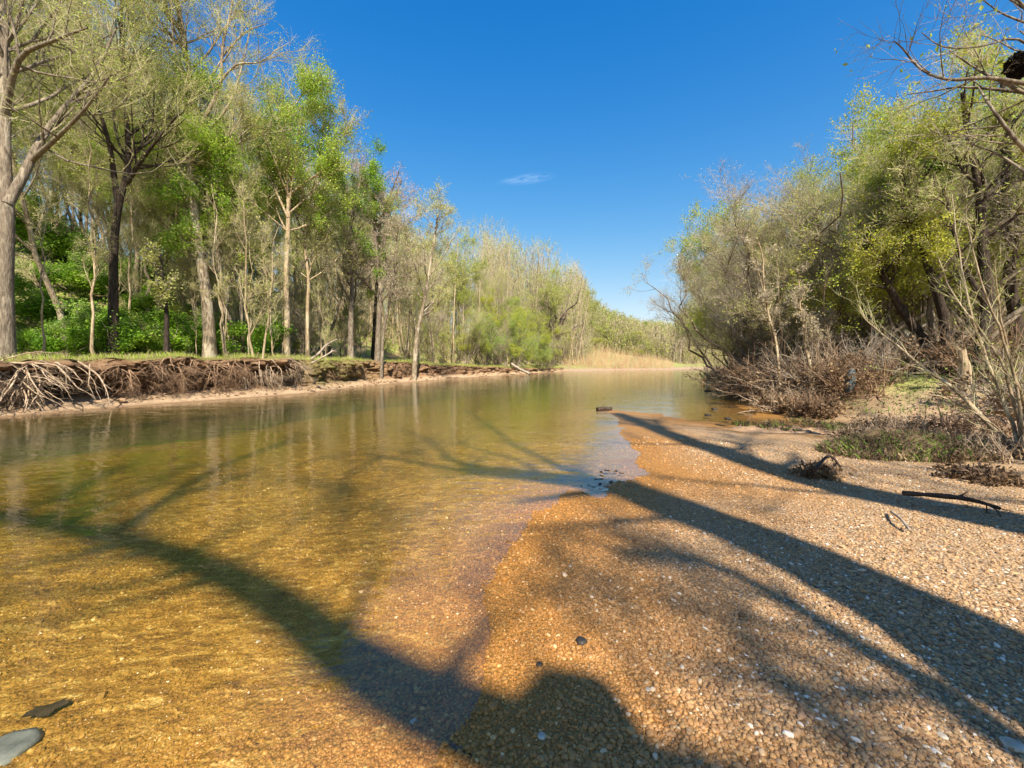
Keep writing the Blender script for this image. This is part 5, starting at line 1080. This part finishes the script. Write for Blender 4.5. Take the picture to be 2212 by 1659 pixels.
for i, (u, dep, w, h, lab) in enumerate([(1880, 7.6, 0.5, 0.35, 'twigs and dead grass on the left of the mossy mound'), (1990, 7.0, 0.6, 0.35, 'dead grass and sticks on the top of the mossy mound'), (2060, 6.4, 0.6, 0.3, 'scattered sticks right of the mossy mound'), (2170, 6.2, 0.6, 0.4, 'flood litter of sticks at the foot of the pale stemmed bush'), (1782, 5.5, 0.18, 0.22, 'small dark tuft of dead grass on the bar'), (2140, 5.1, 0.4, 0.2, 'low flood litter right of the dark rotten branch'), (1930, 8.6, 0.7, 0.45, 'heap of sticks behind the mossy mound'), (2090, 8.4, 0.8, 0.5, 'heap of sticks on the bare silt at the right'), (1935, 7.0, 0.7, 0.25, 'dead stalks flattened over the front of the mossy mound'), (2110, 7.0, 0.6, 0.3, 'loose sticks between the mound and the pale stemmed bush')]):
    x, y = wpx(u, dep); wrack(x, y, w, h, 70, 900, lab, 760 + i, wood=(ROOT_PALE, ROOT_RED, WOOD_BRN)[i % 3], name='stick_litter', cat='sticks', lsize=0.03)
# thick leaning trunks of the right bank
spS = spec_tall(8, 0.9, 0.55); spS['l1']['t0'] = 0.35
wl_ = [L_(LEAF_YELLOW, 4000, 0.03, (0.0, 0.6)), L_(LEAF_FLUSH, 3500, 0.03)]
tree_from_px('leaning_tree', 2018, 13.0, [(2000, 745, 0), (1975, 705, 0), (1945, 665, 0), (1915, 610, 0), (1890, 570, 0), (1860, 520, 0)], 0.17, 0.05, spS, 340, BARK_DARK, TWIG_TAN, wl_, 'dark trunk leaning left out of the right bank behind the mossy ground')
tree_from_px('leaning_tree', 2046, 12.4, [(2044, 740, 0), (2040, 690, 0), (2020, 620, 0), (1995, 540, 0), (1985, 450, 0), (1975, 360, 0)], 0.16, 0.05, spS, 341, BARK_DARK, TWIG_TAN, wl_, 'dark trunk rising next to the leaning dark trunk of the right bank')
tree_from_px('riverside_tree', 2120, 11.2, [(2125, 720, 0), (2135, 640, 0), (2125, 560, 0), (2120, 470, 0), (2110, 380, 0), (2090, 280, 0), (2080, 200, 0)], 0.16, 0.05, spS, 342, BARK_DARK, TWIG_TAN, wl_, 'upright dark trunk near the right edge carrying yellow green leaves',
    [([(2132, 660, 0), (2090, 590, 0), (2060, 500, 0), (2040, 400, 0)], 0.08, 0.02)])
tree_from_px('riverside_tree', 2195, 12.5, [(2195, 700, 0), (2180, 600, 0), (2190, 500, 0), (2170, 400, 0), (2180, 300, 0), (2165, 180, 0)], 0.17, 0.05, spS, 343, BARK_DARK, TWIG_TAN, wl_, 'rough dark trunk beside the right edge of the picture')
tree_from_px('stump', 2085, 10.6, [(2084, 800, 0), (2078, 775, 0), (2076, 755, 0)], 0.14, 0.09, dict(sides=10, l1=dict(n=3, t0=0.5, t1=0.9, length=0.4, ang=(30, 60), k=5, trop=0.1, wig=0.2, rr=0.3), l2=dict(n=6, t0=0.3, t1=1, length=0.3, ang=(30, 60), k=4, trop=0, wig=0.2, rr=0.4), l3=dict(n=10, t0=0.3, t1=1, length=0.2, ang=(30, 60), k=3, trop=0, wig=0.2, rr=(.003, .005)), l4=None), 344, BARK_TAN, TWIG_TAN, [], 'pale broken stump on the right bank', cat='stump')
# pale saplings on the toe of the right bank
for (u, v, dep, pts, r, lab, sd_) in [(1690, 800, 13.6, [(1680, 770, 0), (1672, 720, 0), (1660, 680, 0), (1650, 620, 0), (1648, 560, 0), (1638, 520, 0)], 0.05, 'slender pale sapling curving left over the brown brush of the right bank', 350),
        (1765, 830, 13.0, [(1750, 790, 0), (1738, 740, 0), (1735, 700, 0), (1728, 660, 0), (1725, 600, 0)], 0.06, 'pale sapling with a crooked white stem in the middle of the right bank tangle', 351),
        (1800, 800, 14, [(1795, 760, 0), (1785, 700, 0), (1780, 640, 0), (1790, 560, 0)], 0.05, 'straight grey sapling behind the crooked white stem', 352)]:
    sq = sap(4); tree_from_px('sapling', u, dep, pts, r, r * 0.3, sq, sd_, BARK_TAN, TWIG_GREY, [L_(LEAF_TAN, 700, 0.03)], lab, cat='sapling')
# long pale stems fanning from a bush at the right edge
bx0, by0 = xat(2205, 6.6), 6.6; bz0 = hz(bx0, by0)
def stem(pts, d=6.6): return np.array(smoothline([tuple(px3(u, v, d + dd) - np.array([bx0, by0, bz0])) for (u, v, dd) in pts], 3))
root = empty('stemmed_bush', (bx0, by0, bz0)); g = rg_(360)
big = [[(2205, 985, 0), (2120, 900, .3), (2060, 840, .6), (1990, 790, 1.0), (1935, 745, 1.4), (1880, 700, 1.7), (1855, 660, 1.9)],
       [(2208, 985, 0), (2180, 900, .2), (2150, 820, .3), (2110, 720, .5), (2085, 620, .7), (2070, 520, .9), (2055, 420, 1.0)],
       [(2212, 980, 0), (2190, 860, .1), (2160, 780, .2), (2110, 700, .4), (2060, 640, .6), (2030, 560, .8)],
       [(2215, 980, 0), (2200, 860, 0), (2170, 740, 0), (2130, 640, 0), (2100, 540, 0), (2085, 450, 0)],
       [(2218, 980, 0), (2215, 880, 0), (2190, 800, 0), (2160, 680, 0), (2150, 560, 0)],
       [(2212, 990, 0), (2160, 930, .1), (2100, 890, .2), (2040, 860, .3), (1990, 850, .3)],
       [(2216, 990, 0), (2230, 860, 0), (2220, 740, 0), (2210, 620, 0)]]
Cs = []; Rs = []
for i, q in enumerate(big):
    s_ = stem(q); t_ = np.linspace(0, len(s_) - 1, 16); i0 = np.minimum(t_.astype(int), len(s_) - 2); w_ = (t_ - i0)[:, None]
    c_ = s_[i0] * (1 - w_) + s_[i0 + 1] * w_; c_[1:] += g.normal(0, 0.008, (15, 3)); r_ = np.linspace([0.045, 0.032, 0.026, 0.025, 0.025, 0.018, 0.02][i], 0.006, 16)
    Cs.append(c_[None]); Rs.append(r_[None]); make_mesh('stem', [(*tube(c_[None], r_[None], 8), 0, True)], [BARK_TAN], root)
C0 = np.concatenate(Cs); R0 = np.concatenate(Rs)
B1, Br = branch(C0, R0, 90, 0.15, 1, 0.9, (15, 50), 7, 0.07, 0.1, 0.45, g, maxr=0.01); B2, Br2 = branch(B1, Br, 420, 0.15, 1, 0.4, (20, 55), 5, 0.06, 0.15, (0.0018, 0.003), g)
V_, F_ = leaves(B2, 900, 0.017, g, 0.03)
make_mesh('twigs', [(*tube(B1, Br, 4), 0, True), (*tube(B2, Br2, 3), 0, True), (V_, F_, 1, False)], [TWIG_TAN, LEAF_FLUSH], root)
tag(root, 'bush of long pale bare stems fanning left from the right edge of the picture', 'bush')
# dark green sprig hanging in the right thicket
tree_from_px('evergreen_sapling', 1985, 13.6, [(1990, 700, 0), (1985, 600, 0), (1975, 520, 0), (1965, 450, 0), (1960, 390, 0), (1975, 350, 0)], 0.02, 0.01,
    dict(sides=6, l1=dict(n=20, t0=0.6, t1=0.98, length=1.25, ang=(45, 80), k=6, trop=0.0, wig=0.12, rr=0.5), l2=dict(n=60, t0=0.3, t1=1, length=0.45, ang=(25, 60), k=4, trop=0, wig=0.15, rr=0.5, maxr=.01), l3=dict(n=240, t0=0.2, t1=1, length=0.22, ang=(25, 60), k=3, trop=0, wig=0.15, rr=(.002, .003)), l4=None),
    370, BARK_GREY, TWIG_GREY, [L_(LEAF_GREEN, 6000, 0.036, spread=0.05), L_(LEAF_DARK, 4500, 0.038, spread=0.05)], 'dark green leafy sapling standing out in the middle of the pale right thicket',
    [([(1970, 460, 0), (1930, 440, 0), (1895, 430, 0), (1868, 420, 0)], 0.012, 0.004), ([(1972, 480, 0), (2000, 440, 0), (2030, 400, 0)], 0.012, 0.004)], cat='sapling')
# black clump of dead leaves caught in the overhanging branches
g = rg_(380); n = 1500; p = px3(2200, 142, 5.3); q = g.normal(size=(n, 3)); q /= np.linalg.norm(q, axis=1, keepdims=True); q = q * g.random((n, 1)) ** 0.4 * np.array([0.11, 0.11, 0.15])
V_, F_ = leaves(q[:, None, :].repeat(2, 1), n, 0.03, g, 0.01)
ob = make_mesh('leaf_clump', [(V_, F_, 0, False)], [plain_mat('leaf_black', (0.008, 0.006, 0.005), (0.03, 0.022, 0.016), 9, 0.9, 0)]); ob.location = tuple(p); tag(ob, 'black clump of dead leaves caught in the overhanging branches at the top right', 'dead leaves')

# litter and moss on the right bank (countless)
g = rg_(800); n = 26000; x, y, r = scatter(n, 4, 30, 22, 62, g); z, l_, r_, t_ = height(x, y); ok = (t_ > -3.2) & (r_ > 0.6) & (fbm(x * 0.9, y * 0.9, 55, 3) > -0.12 - 0.3 * (t_ > 0)); x, y, z = x[ok], y[ok], z[ok]; n = len(x)
P = np.stack([x, y, z + 0.01], -1); V_, F_ = leaves(P[:, None, :].repeat(2, 1), n, 0.032, g, 0.012)
tag(make_mesh('leaf_litter', [(V_, F_, 0, False)], [LEAF_DEAD]), 'brown leaf litter strewn over the right bank', 'leaf litter', kind='stuff')
n = 22000; x, y, r = scatter(n, 8, 26, 30, 60, g); z, l_, r_, t_ = height(x, y); ok = (t_ > 0.4) & (fbm(x * 0.5, y * 0.5, 99, 3) > -0.1); x, y, z = x[ok], y[ok], z[ok]; n = len(x)
V_, F_ = blades(np.stack([x, y, z - 0.01], -1), g.uniform(0.03, 0.14, n), g.uniform(0.01, 0.02, n), g, 0.9)
tag(make_mesh('moss', [(V_, F_, 0, False)], [LEAF_GREEN]), 'green moss and grass carpet between the trunks on the right bank', 'moss', kind='stuff')

# every planted tree gets a label of its own: its look, where it stands, and its place among its like
MARKS = [(14, 'the big left sycamore'), (245, 'the forked dark trunk'), (455, 'the tall leaning sycamore'), (620, 'the brightest green tree'), (758, 'the thick grey trunk'), (893, 'the pale leaning trunk'),
    (1045, 'the weeping trees'), (1206, 'the dark spreading tree'), (1340, 'the rusty reeds'), (1480, 'the river turn'), (1600, 'the pool brush piles'), (1760, 'the crooked white stem'), (1834, 'the blue grey bag'), (2018, 'the leaning dark trunk'), (2120, 'the upright dark trunk'), (2195, 'the right edge trunk')]
SHORT = {'pole': 'slender high crowned tree', 'syc': 'pale limbed tree', 'grey': 'grey twiggy tree', 'pink': 'pinkish bare tree', 'green': 'fresh green tree', 'olive': 'olive budding tree', 'sap': 'thin pole', 'twin': 'thin forked pole', 'will': 'yellow green shrub', 'brush': 'bare grey shrub', 'bush': 'leafy green bush'}
ORD = ['leftmost', 'second', 'third', 'fourth', 'fifth', 'sixth', 'seventh', 'eighth', 'ninth', 'tenth', 'eleventh', 'twelfth', 'thirteenth', 'fourteenth']
buckets = {}
for o, key, x, y in PLANTED:
    if 'group' not in o or key[:4] in ('weep', 'lush'): continue
    u, _ = proj(x, y, 0); nu, nm_ = min(MARKS, key=lambda q: abs(q[0] - u)); k_ = key.rstrip('0123456789')
    dd = 'just behind' if y < 22 else ('behind' if y < 34 else ('well behind' if y < 60 else 'far beyond'))
    if nm_ in ('the river turn', 'the rusty reeds'): dd = 'beyond'
    side = 'left of' if u < nu - 25 else ('right of' if u > nu + 25 else None)
    lab = SHORT[k_] + ' ' + dd + (' and ' + side if side else '') + ' ' + nm_
    buckets.setdefault(lab, []).append((u, o))
for lab, L in buckets.items():
    L.sort(key=lambda q: q[0])
    for i, (u, o) in enumerate(L):
        t = lab if len(L) == 1 else lab + (', %s from left' % ORD[i] if 0 < i < len(L) - 1 else (', leftmost' if i == 0 else ', rightmost')) if i < 14 else lab + ', farther right'
        o['label'] = t
# prototypes never planted are removed
for k_, (root, H, _) in PROTO.items():
    if k_ not in used:
        for c_ in list(root.children): bpy.data.objects.remove(c_)
        bpy.data.objects.remove(root)
